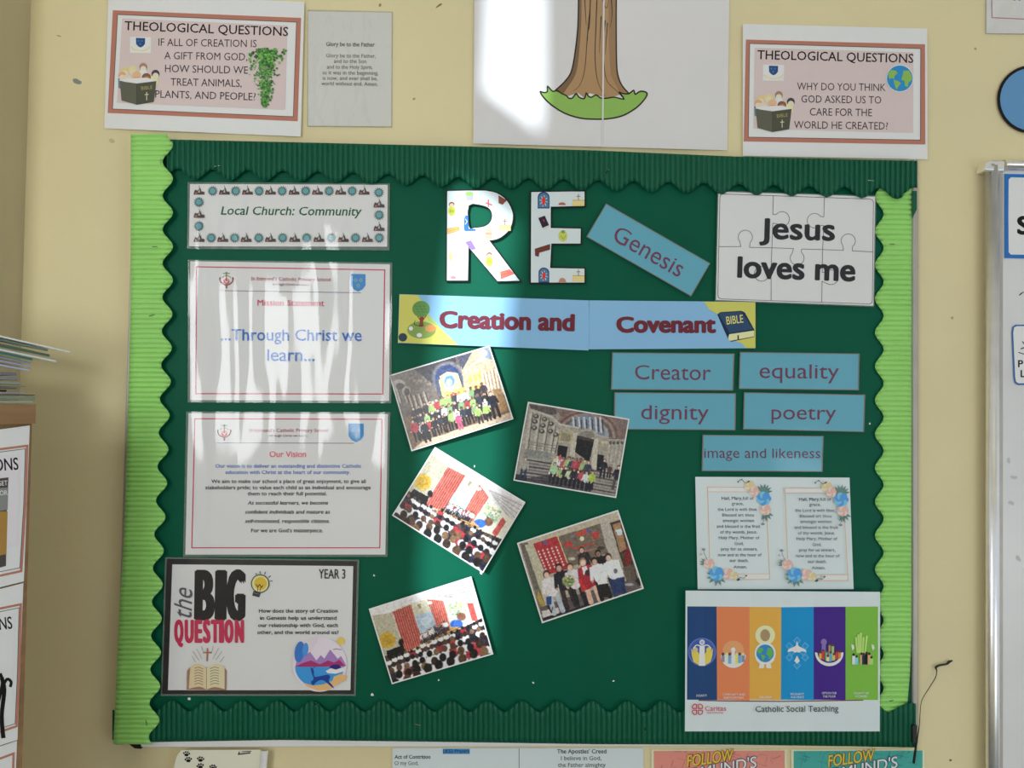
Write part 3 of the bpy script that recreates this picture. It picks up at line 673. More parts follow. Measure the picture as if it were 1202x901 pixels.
Rh = smooth_pts([(302, 186), (400, 186), (450, 212), (467, 255), (455, 302), (415, 334), (345, 345), (303, 338)], 3, True)
def artR(S):
    p = 'printed_clipart'
    child_fig(S, 182, 205); child_fig(S, 447, 560)
    bench(S, [(152, 350), (232, 335), (236, 362), (154, 388)], (226, 160, 90), (180, 110, 70)); bench(S, [(525, 655), (590, 638), (622, 668), (530, 704)], (214, 100, 84), (180, 70, 60))
    S.poly(p, [(278, 95), (330, 92), (332, 150), (285, 152)], (150, 145, 175)); S.ell(p, 306, 105, 28, 16, (130, 180, 90), 12)
    S.line(p, [(440, 145), (440, 198)], 9, (210, 80, 90)); S.line(p, [(422, 168), (468, 184)], 9, (210, 80, 90))
    S.poly(p, [(512, 115), (570, 150), (540, 182), (512, 170)], (112, 64, 52)); altar(S, 556, 325)
    S.poly(p, [(268, 345), (268, 280), (280, 255), (298, 258), (300, 350), (350, 352), (350, 366), (272, 366)], (48, 98, 168)); S.line(p, [(276, 280), (292, 300), (276, 320)], 4, (220, 230, 240))
    S.rect(p, 418, 350, 466, 420, (220, 150, 130)); S.line(p, [(418, 385), (466, 385)], 4, (180, 80, 80))
    S.poly(p, [(276, 445), (318, 432), (352, 492), (322, 500), (300, 478)], (130, 105, 165))
    S.ell(p, 173, 545, 13, 30, (222, 180, 120), 12); S.line(p, [(160, 606), (196, 606)], 3, (160, 100, 80)); S.ell(p, 192, 694, 18, 13, (226, 120, 130), 12)
def artE(S):
    p = 'printed_clipart'
    window_art(S, 830, 150); window_art(S, 832, 678, .9)
    S.poly(p, [(792, 275), (838, 258), (868, 325), (822, 345)], (46, 36, 52)); S.line(p, [(822, 345), (832, 352), (870, 335)], 5, (190, 180, 160)); S.line(p, [(828, 285), (834, 300)], 5, (190, 60, 70))
    S.ell(p, 966, 402, 32, 40, (176, 180, 90), 16); S.ell(p, 968, 372, 14, 12, (120, 140, 60), 10); S.line(p, [(950, 400), (968, 425), (985, 400)], 5, (130, 145, 60))
    S.poly(p, [(768, 492), (876, 458), (876, 498), (800, 520), (796, 548), (770, 542)], (100, 52, 46)); S.ell(p, 960, 180, 26, 16, (150, 95, 75), 12); S.rect(p, 925, 184, 990, 192, (200, 200, 205))
    altar(S, 1076, 150); altar(S, 1076, 682); S.poly(p, [(935, 728), (945, 702), (962, 696), (980, 704), (990, 728)], (166, 120, 100))
letter('r', 'cut-out letter R with church clip art, sunlit, left letter of the RE title', Ro, Rh, artR)
Eo = [(743, 92), (1118, 88), (1118, 190), (880, 195), (880, 346), (1092, 350), (1090, 455), (884, 455), (876, 628), (1118, 632), (1118, 730), (740, 730)]
letter('e', 'cut-out letter E with church clip art, right letter of the RE title', Eo, None, artE)

# ---- Creation and Covenant banners
MAR = (98, 40, 50); SKYB = (118, 162, 196)
S = Sheet('title_banner', 'pale blue banner reading Creation and with a tree in its olive corner', 'banner', [(48, 55), (1264, 95), (1262, 416), (38, 368)], [YB-.006, YB-.006, YB-.007, YB-.007], 460, 335, 5.464, paper=noise_mat('pale_blue_print', SKYB, .4, 5, .03), group='Creation and Covenant banners')
p = 'printed_corner'; S.poly(p, [(50, 57), (165, 61), (190, 95), (215, 160), (310, 270), (425, 382), (40, 366)], (182, 180, 92)); S.poly(p, [(190, 95), (215, 160), (250, 200), (300, 265), (235, 230)], (150, 170, 100))
p = 'printed_tree'; S.ell(p, 190, 285, 92, 55, (118, 142, 76), 24)
S.poly(p, [(178, 200), (205, 200), (200, 235), (206, 262), (172, 262), (180, 235)], (122, 62, 50)); S.line(p, [(160, 190), (185, 225)], 6, (122, 62, 50)); S.line(p, [(222, 190), (196, 225)], 6, (122, 62, 50))
S.ell(p, 187, 150, 56, 52, (92, 132, 74), 22); 
for i in range(9): S.line(p, [(145+i*9, 130+(i % 3)*18), (160+i*9, 135+(i % 3)*18)], 4, (70, 108, 60))
S.ell(p, 248, 275, 36, 24, (190, 134, 84), 12); S.ell(p, 122, 275, 14, 14, (206, 206, 200), 10); S.ell(p, 176, 318, 18, 14, (206, 206, 200), 10); S.line(p, [(150, 225), (145, 250), (195, 262)], 4, (50, 40, 40), curve=3)
S.ell(p, 70, 332, 28, 27, (48, 62, 74), 18)
S.text('Creation and', 738, 278, 866, 100, MAR, .072, rot=1.4); S.done()
S = Sheet('title_banner', 'pale blue banner reading Covenant with a navy bible in its olive corner', 'banner', [(64, 95), (1130, 105), (1130, 402), (58, 409)], YB-.0055, 680, 335, 5.464, paper=noise_mat('pale_blue_print_two', SKYB, .4, 5, .03), group='Creation and Covenant banners')
p = 'printed_corner'; S.poly(p, [(800, 103), (1130, 106), (1130, 401), (1070, 401), (1040, 370), (960, 340), (930, 260), (880, 180), (830, 150)], (182, 180, 92))
p = 'printed_bible'
S.poly(p, [(885, 185), (905, 170), (1040, 162), (1062, 172), (1124, 285), (1122, 330), (975, 360), (955, 345)], (28, 42, 66)); S.poly(p, [(955, 335), (962, 312), (1122, 288), (1120, 326), (972, 354), (958, 350)], (216, 200, 150))
S.poly(p, [(895, 185), (910, 175), (1040, 168), (1116, 280), (965, 305)], (44, 68, 96)); S.line(p, [(1018, 318), (1020, 348)], 9, (34, 34, 40))
S.text('BIBLE', 1000, 243, 108, 50, (205, 190, 110), .01, rot=-7, part='printed_bible')
S.text('Covenant', 557, 298, 638, 92, MAR, .08, rot=.2); S.done()

# ---- turquoise word cards
TEAL = (80, 148, 168); PUR = (96, 48, 74)
def word(label, cn, txt, cx, b, w_, cap, rot=0, y=YB-.004, ox=710, oy=400, sc=3.756, bold=0.0, dz=0):
    S = Sheet('word_card', label, 'word card', cn, y, ox, oy, sc, paper=noise_mat('turquoise_card_%s' % txt.replace(' ', '_'), TEAL, .4, 5, .03), group='turquoise word cards')
    cc = np.mean(np.array(cn, float), axis=0); g = 4/sc*.9*1.0
    out = [tuple(np.array(p, float)+np.sign(np.array(p, float)-cc)*0+(np.array(p, float)-cc)/np.linalg.norm(np.array(p, float)-cc)*g*4) for p in cn]
    S.line('dark_edge', cn, 4.5*sc/3.756*.8, (112, 104, 98), closed=True); S.text(txt, cx, b, w_, cap, PUR, bold, rot=rot)
    S.pouch(out, 'smooth_pouch', 'laminate_pouch', .0015); S.rim(out, cn); S.done()
word('tilted turquoise card reading Genesis, right of the letter E', [(237, 70), (1150, 594), (984, 880), (67, 357)], 'Genesis', 578, 550, 680, 142, 29.6, YB-.005, 680, 230, 7.506)
word('turquoise card reading Creator, at left of the top row of word cards', [(35, 52), (568, 57), (563, 217), (30, 213)], 'Creator', 300, 171, 335, 62, .6)
word('turquoise card reading equality, at right of the top row', [(598, 50), (1120, 57), (1117, 216), (593, 210)], 'equality', 857, 165, 350, 62, .5)
word('turquoise card reading dignity, below the Creator card', [(45, 228), (575, 232), (573, 392), (43, 388)], 'dignity', 309, 346, 298, 62, .5)
word('turquoise card reading poetry, below the equality card', [(616, 228), (1145, 238), (1140, 400), (612, 388)], 'poetry', 877, 346, 285, 58, .4)
word('turquoise card reading image and likeness, below the dignity card', [(434, 415), (962, 420), (956, 575), (430, 572)], 'image and likeness', 694, 516, 512, 42, .2)

# ---- puzzle sheet
S = Sheet('puzzle_sheet', 'laminated white puzzle outline sheet reading Jesus loves me', 'sheet', [(77, 57), (1128, 90), (1116, 822), (60, 783)], YB-.006, 830, 215, 5.72)
p = 'puzzle_outline'; G_ = (70, 68, 70)
S.line(p, [(108, 72), (1095, 106), (1112, 114), (1117, 128), (1110, 790), (1104, 804), (1090, 810), (95, 776), (78, 768), (72, 752), (86, 95), (92, 78)], 3.5, G_, closed=True)
kn = lambda cx, cy, r_, a0, a1: [(cx+r_*math.cos(a), cy+r_*math.sin(a)) for a in np.linspace(math.radians(a0), math.radians(a1), 12)]
S.line(p, [(445, 80), (442, 210), (455, 210)]+kn(503, 240, 50, 215, 400)+[(510, 300), (500, 290), (470, 272), (441, 268), (438, 360), (430, 560), (430, 785)], 3.5, G_)
S.line(p, [(788, 97), (784, 226), (765, 222)]+kn(722, 252, 50, -35, -230)+[(715, 300), (745, 300), (752, 285), (783, 284), (775, 480), (773, 598), (800, 598), (830, 580)]+kn(832, 630, 50, -60, 120)+[(795, 668), (772, 658), (770, 797)], 3.5, G_)
S.line(p, [(80, 425), (226, 425), (222, 400)]+kn(257, 362, 48, 140, 400)+[(290, 395), (285, 430), (432, 433), (580, 438), (575, 460)]+kn(605, 502, 47, 225, -45)+[(632, 460), (636, 441), (776, 445), (916, 450), (912, 425)]+kn(948, 387, 48, 140, 400)+[(978, 420), (975, 453), (1112, 461)], 3.5, G_)
S.line(p, [(428, 580), (405, 578), (395, 560), (355, 556)]+kn(366, 608, 49, 230, 40)+[(405, 640), (428, 642)], 3.5, G_)
S.text('Jesus', 604, 376, 507, 132, (24, 22, 24), .045, rot=1.6); S.text('loves me', 598, 642, 792, 134, (24, 22, 24), .05, rot=1.9)
S.pouch([(70, 50), (1136, 84), (1122, 830), (54, 790)]); S.rim([(70, 50), (1136, 84), (1122, 830), (54, 790)], [(77, 57), (1128, 90), (1116, 822), (60, 783)]); S.done()

# ---- Hail Mary
S = Sheet('prayer_sheet', 'white sheet with two floral framed Hail Mary prayers side by side', 'prayer sheet', [(65, 55), (1127, 60), (1155, 828), (82, 828)], YB-.0032, 805, 550, 5.863, paper=M['bluepaper'])
lines = [('grace,', 357, 249, 80), ('the Lord is with thee.', 357, 289, 275), ('Blessed art thou', 360, 328, 218), ('amongst women', 362, 366, 215), ('and blessed is the fruit', 363, 406, 300), ('of thy womb, Jesus.', 364, 445, 255), ('Holy Mary, Mother of', 367, 484, 280), ('God,', 367, 524, 62), ('pray for us sinners,', 368, 562, 250), ('now and at the hour of', 372, 602, 300), ('our death.', 367, 641, 130), ('Amen.', 375, 685, 95)]
def flower(S, x, y, r_, c, c2):
    p = 'printed_flower#%d_%d' % (x, y)
    for i in range(7):
        a = i*.9; S.ell(p, x+r_*.5*math.cos(a), y+r_*.5*math.sin(a), r_*.6, r_*.52, c if i % 2 else c2, 10, a)
    S.ell(p, x, y, r_*.3, r_*.3, c2, 8)
def leaf(S, x, y, a, L_, c): S.poly('printed_leaf#%d_%d' % (x, y), [(x, y), (x+L_*.5*math.cos(a+.35), y+L_*.5*math.sin(a+.35)), (x+L_*math.cos(a), y+L_*math.sin(a)), (x+L_*.5*math.cos(a-.35), y+L_*.5*math.sin(a-.35))], c)
for k_ in (0, 1):
    def T_(x, y): return (x+k_*(530+y*.012), y+k_*7)
    q = lambda pts: [T_(*a) for a in pts]
    gold = (196, 152, 116); p = 'printed_frame'
    S.poly(p, q([(152, 128), (440, 128), (440, 158), (153, 158)]), (214, 206, 202)); S.poly(p, q([(400, 722), (575, 722), (578, 760), (400, 762)]), (216, 208, 196))
    S.line(p, q([(430, 128), (150, 125), (163, 610)]), 4, gold); S.line(p, q([(440, 158), (154, 158)]), 3, gold); S.line(p, q([(558, 340), (578, 760), (345, 762)]), 4, gold); S.line(p, q([(350, 722), (575, 722)]), 3, gold)
    TX = (72, 74, 86); x, y = T_(318, 213); S.text('Hail, Mary,', x, y, 142, 21, TX, .025); x, y = T_(430, 213); S.text('full of', x, y, 76, 21, TX)
    for t, cx, b, w_ in lines: x, y = T_(cx, b); S.text(t, x, y, w_, 20, TX, .006)
    P_k = (228, 186, 178); P2 = (214, 160, 150); LB = (110, 172, 222); LB2 = (80, 140, 205); GR = (96, 124, 118); BG = (204, 192, 160)
    for a in (-2.3, -1.9, -1.4, -1.0, -.6, -.2): x, y = T_(535, 165); leaf(S, x, y, a, 65, GR)
    for a in (.4, .9, 1.5, 2.0): x, y = T_(548, 300); leaf(S, x, y, a, 62, GR)
    x, y = T_(440, 118); flower(S, x, y, 36, BG, (192, 176, 140)); x, y = T_(470, 155); flower(S, x, y, 34, P_k, P2); x, y = T_(548, 282); flower(S, x, y, 36, P_k, P2); x, y = T_(538, 205); flower(S, x, y, 46, LB, LB2)
    S.line('printed_stem#%d' % k_, q([(360, 88), (385, 74), (412, 98), (440, 84)]), 3, (70, 70, 64), curve=4); S.ell('printed_stem#%d' % k_, *T_(432, 88), 10, 5, (60, 60, 56), 8, -.5); S.ell('printed_stem#%d' % k_, *T_(360, 90), 6, 5, (80, 80, 70), 8); S.ell('printed_stem#%d' % k_, *T_(385, 74), 6, 5, (80, 80, 70), 8)
    S.line('printed_stem#%d' % k_, q([(540, 330), (530, 378)]), 3, (90, 90, 90)); S.ell('printed_stem#%d' % k_, *T_(530, 380), 14, 8, (120, 124, 140), 8); S.line('printed_stem#%d' % k_, q([(556, 320), (562, 362)]), 3, (90, 90, 90))
    for a in (1.2, 1.7, 2.4, 2.9, 3.4, .7): x, y = T_(215, 735); leaf(S, x, y, a, 75, GR)
    for a in (-2.5, -2.9, 3.0): x, y = T_(150, 650); leaf(S, x, y, a, 55, GR)
    x, y = T_(160, 652); flower(S, x, y, 36, P_k, P2); x, y = T_(290, 722); flower(S, x, y, 38, P_k, P2); x, y = T_(330, 735); flower(S, x, y, 28, BG, (192, 176, 140)); x, y = T_(212, 722); flower(S, x, y, 48, LB, LB2)
    S.line('printed_stem#%d' % k_, q([(150, 630), (128, 585), (122, 555)]), 3, (110, 110, 110)); S.ell('printed_stem#%d' % k_, *T_(122, 555), 13, 9, (120, 124, 130), 8); S.ell('printed_stem#%d' % k_, *T_(104, 588), 8, 7, (196, 150, 140), 8)
    S.line('printed_stem#%d' % k_, q([(350, 765), (372, 748), (400, 752), (420, 732)]), 3, (80, 80, 74), curve=4); S.ell('printed_stem#%d' % k_, *T_(362, 762), 12, 8, (60, 80, 76), 8, -.5); S.ell('printed_stem#%d' % k_, *T_(416, 735), 7, 6, (70, 80, 76), 8)
S.done()

# ---- Catholic social teaching
S = Sheet('teaching_poster', 'white Catholic Social Teaching sheet with six coloured stripes, lower right of the board', 'poster', [(47, 38), (1145, 45), (1143, 832), (43, 832)], YB-.0120, 795, 685, 4.808, paper=M['bluepaper'],
    curl=[(803, .001), (815, .0018), (827, .001), (855, .002), (882, .001), (900, .0022), (917, .0016), (935, .0024), (955, .001), (975, .0022), (993, .0012), (1012, .002), (1036, .001)])
xb = [(57, 55), (222, 225), (408, 408), (587, 585), (770, 770), (950, 950), (1133, 1133)]; yt = [127, 128, 130, 132, 130, 129, 128]
cols = [(36, 64, 108), (206, 118, 78), (208, 152, 70), (28, 128, 182), (62, 38, 120), (112, 166, 64)]
for i, c in enumerate(cols): S.poly('colour_stripe#%d' % i, [(xb[i][0], yt[i]), (xb[i+1][0], yt[i+1]), (xb[i+1][1], 655 if i != 1 else 658), (xb[i][1], 653)], c)
S.line('printed_line', [(120, 657), (300, 661), (585, 663), (1050, 656)], 6, (110, 62, 60))
p = 'stripe_icons'; Wt = (228, 230, 236)
S.ell(p, 140, 384, 80, 80, (84, 104, 170), 30); S.ell(p, 140, 384, 72, 72, (62, 84, 150), 30)
for d in (-1, 1):
    S.poly(p, [(140+d*62, 362), (140+d*48, 385), (140+d*30, 372), (140+d*14, 400), (140+d*18, 458), (140+d*48, 440), (140+d*58, 405)], (224, 180, 80)); S.ell(p, 140+d*38, 372, 15, 15, (180, 170, 130) if d < 0 else (224, 180, 80), 12)
S.poly(p, [(126, 348), (154, 348), (158, 462), (122, 462)], (214, 220, 240)); S.ell(p, 140, 330, 15, 16, Wt, 14); S.ell(p, 140, 330, 9, 10, (150, 160, 200), 12); S.line(p, [(90, 365), (110, 345), (138, 352), (170, 345), (192, 365)], 6, (214, 220, 240), curve=3)
S.ell(p, 316, 375, 60, 55, (228, 142, 100), 26)
S.poly(p, [(247, 400)]+[(316+70*math.cos(a), 408+66*math.sin(a)) for a in np.linspace(math.pi, 0, 16)]+[(386, 400)], (208, 206, 196))
for i, (x, c) in enumerate([(258, (120, 130, 150)), (280, (206, 200, 170)), (296, (110, 150, 190)), (316, (232, 226, 200)), (336, (232, 200, 90)), (352, (110, 150, 190)), (372, (120, 130, 150))]):
    S.rect(p, x-9, 402, x+9, 455-abs(316-x)*.25, c); S.ell(p, x, 396, 8, 9, (90, 60, 60) if i in (0, 2, 5) else (226, 190, 140), 10)
S.ell(p, 316, 372, 13, 14, Wt, 12); S.rect(p, 308, 384, 324, 470, Wt)
S.ell(p, 496, 290, 56, 56, (226, 204, 156), 28); S.ell(p, 496, 290, 28, 34, (150, 128, 98), 18)
S.ell(p, 496, 392, 60, 62, Wt, 26); globe(S, 496, 392, 50, (52, 120, 176), (90, 156, 80), p)
for d in (-1, 1): S.poly(p, [(496+d*56, 392), (496+d*52, 430), (496+d*20, 462), (496+d*4, 470), (496+d*6, 455), (496+d*40, 420)], Wt); S.poly(p, [(496+d*4, 445), (496+d*30, 445), (496+d*36, 476), (496+d*8, 476)], (230, 214, 190))
for a, b in [(676, 320), (676, 460), (632, 350), (722, 350), (632, 415), (722, 415), (645, 385), (710, 385)]: S.poly(p, [(a-24, b), (a, b-24), (a+24, b), (a, b+24)], (74, 150, 196)); S.poly(p, [(a-14, b), (a, b-14), (a+14, b), (a, b+14)], (40, 132, 186))
S.poly(p, [(676, 322), (684, 350), (726, 372), (728, 384), (700, 380), (688, 388), (676, 384), (664, 388), (652, 380), (622, 384), (626, 370), (668, 350)], Wt); S.poly(p, [(676, 405), (692, 435), (676, 450), (660, 435)], Wt)
S.poly(p, [(779, 385)]+[(858+80*math.cos(a), 388+76*math.sin(a)) for a in np.linspace(math.pi, 0, 20)]+[(930, 385)]+[(858+66*math.cos(a), 390+56*math.sin(a)) for a in np.linspace(0, math.pi, 18)], Wt)
S.ell(p, 827, 328, 17, 19, (120, 104, 160), 14); S.rect(p, 815, 345, 838, 385, (120, 104, 160))
for x, y, c in [(808, 390, (226, 160, 60)), (824, 380, (190, 60, 60)), (842, 384, (110, 160, 120)), (860, 345, (150, 130, 90)), (878, 350, (150, 170, 110)), (866, 390, (90, 150, 190)), (884, 400, (226, 170, 80)), (900, 385, (180, 70, 60)), (916, 385, (200, 120, 70)), (850, 410, (226, 200, 150))]:
    S.rect(p, x-7, y, x+7, 440-abs(858-x)*.35, c); S.ell(p, x, y-4, 7, 8, (90, 60, 56), 8)
for x, t in [(1008, 300), (1022, 285), (1036, 275), (1052, 300), (1070, 292)]: S.poly(p, [(x-5+(1036-x)*.3, 390), (x+5+(1036-x)*.3, 390), (x+6, t), (x-6, t)], (166, 200, 110))
for x, c, t in [(996, (220, 232, 230), 405), (1012, (110, 190, 190), 415), (1040, (190, 150, 110), 400), (1052, (30, 50, 60), 402), (1068, (24, 24, 30), 396), (1084, (196, 150, 110), 400), (1096, (150, 190, 110), 420)]: S.rect(p, x-9, t, x+9, 455, c); S.ell(p, x, t-6, 7, 8, (60, 44, 40), 8)
for x in (990, 1104): S.poly(p, [(x-8, 340), (x+6, 345), (x+10, 362), (x, 376), (x-6, 360)], Wt)
pale = (196, 200, 210)
for t, cx, b, w_ in [('DIGNITY', 138, 636, 60), ('COMMUNITY AND', 318, 630, 128), ('PARTICIPATION', 318, 648, 110), ('CREATION', 497, 645, 70), ('SOLIDARITY', 677, 627, 78), ('AND PEACE', 677, 645, 76), ('OPTION FOR', 858, 622, 82), ('THE POOR', 858, 641, 72), ('DIGNITY OF', 1040, 622, 84), ('WORKERS', 1038, 640, 70)]: S.text(t, cx, b, w_, 12, pale, .01)
CR = (176, 44, 60)
for a, b in ((-1, -1), (1, -1), (-1, 1), (1, 1)):
    q = [(114+a*5, 708+b*5), (114+a*5, 708+b*26), (114+a*14, 708+b*30), (114+a*26, 708+b*24), (114+a*30, 708+b*12), (114+a*26, 708+b*5)]
    S.line('lettering', q, 5, CR, closed=True)
S.text('Caritas', 216, 716, 118, 25, CR, .0); S.text('WESTMINSTER', 212, 732, 94, 8, CR, .01)
S.text('Catholic Social Teaching', 676, 722, 468, 33, (44, 42, 48), .004, rot=-.4); S.done()

# ------------------------------------------------------------------ printed photographs (painted per vertex on a fine grid)
class Pic:
    def __init__(s, corners, ox, oy, sc, nu=210, nv=156, ang=0, seed=1):
        c = [np.array(p, float) for p in corners]; u = np.linspace(0, 1, nu)[None, :, None]; v = np.linspace(0, 1, nv)[:, None, None]
        P = (c[0]*(1-u)+c[1]*u)*(1-v)+(c[3]*(1-u)+c[2]*u)*v
        s.X, s.Y = P[..., 0], P[..., 1]; s.U, s.V = np.broadcast_to(u[..., 0], s.X.shape), np.broadcast_to(v[..., 0], s.X.shape)
        s.img = np.zeros(s.X.shape+(3,))+128.; s.c = corners; s.o = (ox, oy, sc); s.nu, s.nv = nu, nv
        s.ux, s.uy = math.cos(math.radians(ang)), math.sin(math.radians(ang)); s.rng = np.random.RandomState(seed)
    def mix(s, m, c, a=1.0):
        m = (m*a)[..., None]; s.img = s.img*(1-m)+np.array(c, float)*m
    def poly(s, pts, c, a=1.0):
        X, Y = s.X, s.Y; ins = np.zeros(X.shape, bool); n = len(pts)
        for i in range(n):
            (x1, y1), (x2, y2) = pts[i], pts[(i+1) % n]
            if y1 == y2: continue
            cr = ((y1 > Y) != (y2 > Y)) & (X < (x2-x1)*(Y-y1)/(y2-y1)+x1); ins ^= cr
        s.mix(ins.astype(float), c, a)
    def ell(s, x, y, rx, ry, c, a=1.0, rot=0, soft=.12):
        dx, dy = s.X-x, s.Y-y; cs, sn = math.cos(rot), math.sin(rot)
        d = np.sqrt(((dx*cs+dy*sn)/rx)**2+((-dx*sn+dy*cs)/ry)**2); s.mix(np.clip((1+soft-d)/(2*soft), 0, 1), c, a)
    def seg(s, x1, y1, x2, y2, w_, c, a=1.0):
        L2 = (x2-x1)**2+(y2-y1)**2+1e-9; t = np.clip(((s.X-x1)*(x2-x1)+(s.Y-y1)*(y2-y1))/L2, 0, 1)
        d = np.hypot(s.X-x1-t*(x2-x1), s.Y-y1-t*(y2-y1)); s.mix(np.clip((w_/2-d)/2+.5, 0, 1), c, a)
    def stripes(s, pts, c1, c2, per, ang, sharp=1):
        X, Y = s.X, s.Y; keep = s.img.copy(); s.poly(pts, (1e4, 0, 0)); m = s.img[..., 0] > 5000; s.img = keep
        ph = (X*math.cos(ang)+Y*math.sin(ang))/per*2*math.pi; t = .5+.5*np.sin(ph)
        col = np.array(c1)*t[..., None]+np.array(c2)*(1-t[..., None]); s.img[m] = col[m]
    def noise(s, a, k=3):
        n = s.rng.randn(s.nv, s.nu)
        for _ in range(k): n = (n+np.roll(n, 1, 0)+np.roll(n, 1, 1)+np.roll(n, -1, 0)+np.roll(n, -1, 1))/5
        n /= n.std(); s.img = np.clip(s.img+n[..., None]*a, 8, 250)
    def L(s, x, y, dx, dy): return (x+dx*s.ux-dy*s.uy, y+dx*s.uy+dy*s.ux)      # dy is down the print
    def person(s, x, y, h, coat, legs, hair, skin=(200, 160, 135), arms=True):
        """standing figure, feet at x, y"""
        q = lambda *a: s.L(x, y, *a)
        for d in (-.075, .075): s.seg(*q(d*h, -.5*h), *q(d*h*1.3, -.02*h), .105*h, legs)
        s.seg(*q(0, -.72*h), *q(0, -.5*h), .24*h, coat)
        if arms:
            for d in (-1, 1): s.seg(*q(d*.12*h, -.76*h), *q(d*.18*h, -.5*h), .075*h, coat); s.ell(*q(d*.18*h, -.47*h), .03*h, .03*h, skin)
        s.ell(*q(0, -.9*h), .075*h, .09*h, hair); s.ell(*q(0, -.875*h), .058*h, .068*h, skin)
    def seated_back(s, x, y, r_, hair, shirt):
        q = lambda *a: s.L(x, y, *a); s.ell(*q(0, 1.9*r_), 1.75*r_, 1.35*r_, shirt, rot=math.atan2(s.uy, s.ux)); s.ell(*q(0, 0), r_*.9, r_*1.05, hair)
    def make(s, label, ys, name='photograph', lift=1.0):
        ox, oy, sc = s.o
        S = Sheet(name, label, 'photograph', s.c, ys, ox, oy, sc, paper=ink(204, 210, 208), group='tilted class photographs')
        m_ = .012; V = []; c = [np.array(p, float) for p in s.c]
        for j in range(s.nv):
            for i in range(s.nu):
                u = m_+(1-2*m_)*i/(s.nu-1); v = m_*1.35+(1-2.7*m_)*j/(s.nv-1)
                P = (c[0]*(1-u)+c[1]*u)*(1-v)+(c[3]*(1-u)+c[2]*u)*v; V.append(S.w(P[0], P[1], .00035))
        W = s.nu; f = [(j*W+i, (j+1)*W+i, (j+1)*W+i+1, j*W+i+1) for j in range(s.nv-1) for i in range(W-1)]
        o = mesh_obj('printed_image', V, f, M['photo'], S.root)
        ca = o.data.color_attributes.new('print', 'FLOAT_COLOR', 'POINT'); s.img = np.clip((s.img-115)*1.18+120, 8, 250); g_ = s.img.mean(2, keepdims=True); a = (g_+(s.img-g_)*.8)*.88/255; a = np.where(a <= .04045, a/12.92, ((a+.055)/1.055)**2.4)/K
        ca.data.foreach_set('color', np.concatenate([np.clip(a, 0, .92), np.ones(a.shape[:2]+(1,))], 2).astype(np.float32).ravel())
        return S
m, nt, b = new_mat('glossy_photo_print', .28, 0, .5); at_ = nt.nodes.new('ShaderNodeAttribute'); at_.attribute_name = 'print'; nt.links.new(at_.outputs['Color'], b.inputs['Base Color']); M['photo'] = m
R3 = np.random.RandomState(11)
HAIR = [(34, 28, 30), (60, 42, 34), (92, 66, 48), (28, 26, 32), (120, 90, 62)]; SK = [(206, 166, 142), (176, 130, 104), (120, 84, 64), (222, 186, 166)]
# church interior
P = Pic([(45, 268), (832, 35), (1020, 612), (220, 865)], 450, 400, 6.676, ang=-17, seed=2)
P.img[:] = (96, 84, 78)
P.poly([(40, 270), (400, 160), (480, 480), (150, 560)], (104, 92, 84)); P.poly([(600, 100), (840, 30), (960, 420), (640, 460)], (178, 158, 128))
P.poly([(230, 210), (560, 110), (600, 300), (430, 390), (380, 330)], (58, 56, 66)); P.poly([(580, 110), (700, 75), (620, 220)], (70, 72, 92)); P.poly([(760, 55), (835, 35), (860, 140), (800, 120)], (120, 130, 156)); P.ell(790, 85, 30, 30, (205, 215, 225), .8)
P.ell(505, 285, 122, 128, (150, 140, 128)); P.ell(505, 290, 110, 118, (44, 60, 108)); P.poly([(395, 300), (620, 250), (640, 400), (430, 450)], (70, 74, 100), .6)
P.poly([(440, 270), (500, 235), (575, 245), (618, 370), (600, 410), (470, 440)], (216, 196, 140)); P.ell(518, 310, 42, 48, (86, 130, 176)); P.ell(515, 322, 26, 30, (160, 200, 226))
P.poly([(560, 250), (585, 245), (625, 380), (600, 392)], (240, 210, 120)); P.poly([(430, 300), (455, 290), (490, 430), (462, 440)], (226, 196, 110)); P.poly([(470, 400), (640, 360), (650, 420), (490, 450)], (214, 170, 80))
P.poly([(520, 418), (575, 402), (580, 434), (528, 446)], (196, 60, 40)); P.ell(535, 380, 18, 16, (250, 235, 180))
for x, y in [(660, 250), (700, 240), (735, 230), (690, 330), (730, 320), (770, 310)]: P.poly([(x, y), (x+26, y-8), (x+48, y+80), (x+22, y+88)], (214, 158, 78)); P.ell(x+12, y+4, 14, 18, (236, 196, 120))
for x in range(5): P.seg(780+x*26, 250-x*8, 810+x*26, 400-x*8, 10, (206, 186, 160)); P.seg(793+x*26, 250-x*8, 823+x*26, 400-x*8, 7, (150, 110, 90))
for i in range(7): P.seg(620+i*26, 260-i*30, 800+i*4, 90+i*16, 5, (214, 200, 176), .7)
for x, y in [(75, 330), (130, 330), (190, 420), (230, 430), (270, 420), (310, 400)]: P.seg(x, y, x+48, y+150, 15, (160, 146, 128)); P.seg(x+14, y, x+60, y+150, 8, (54, 44, 42))
P.ell(110, 330, 50, 34, (150, 138, 122)); P.ell(120, 350, 34, 26, (60, 50, 48)); P.ell(170, 390, 34, 40, (150, 138, 122)); P.ell(175, 400, 22, 32, (60, 48, 44))
for i in range(10): P.ell(200+i*18, 300+R3.uniform(-20, 40), 9, 12, (146, 132, 118), .7)
P.poly([(150, 600), (430, 500), (1000, 470), (1020, 612), (220, 865)], (120, 92, 68)); P.poly([(300, 800), (620, 690), (1020, 560), (1020, 612), (220, 865)], (184, 158, 132))
P.poly([(860, 380), (930, 370), (1000, 540), (930, 570)], (150, 112, 72)); P.seg(480, 480, 640, 440, 12, (170, 176, 190))
for i in range(46):
    t = R3.rand(); x = 330+t*480; P.ell(x, 520-t*120+R3.uniform(-28, 18), 11, 12, SK[R3.randint(4)])
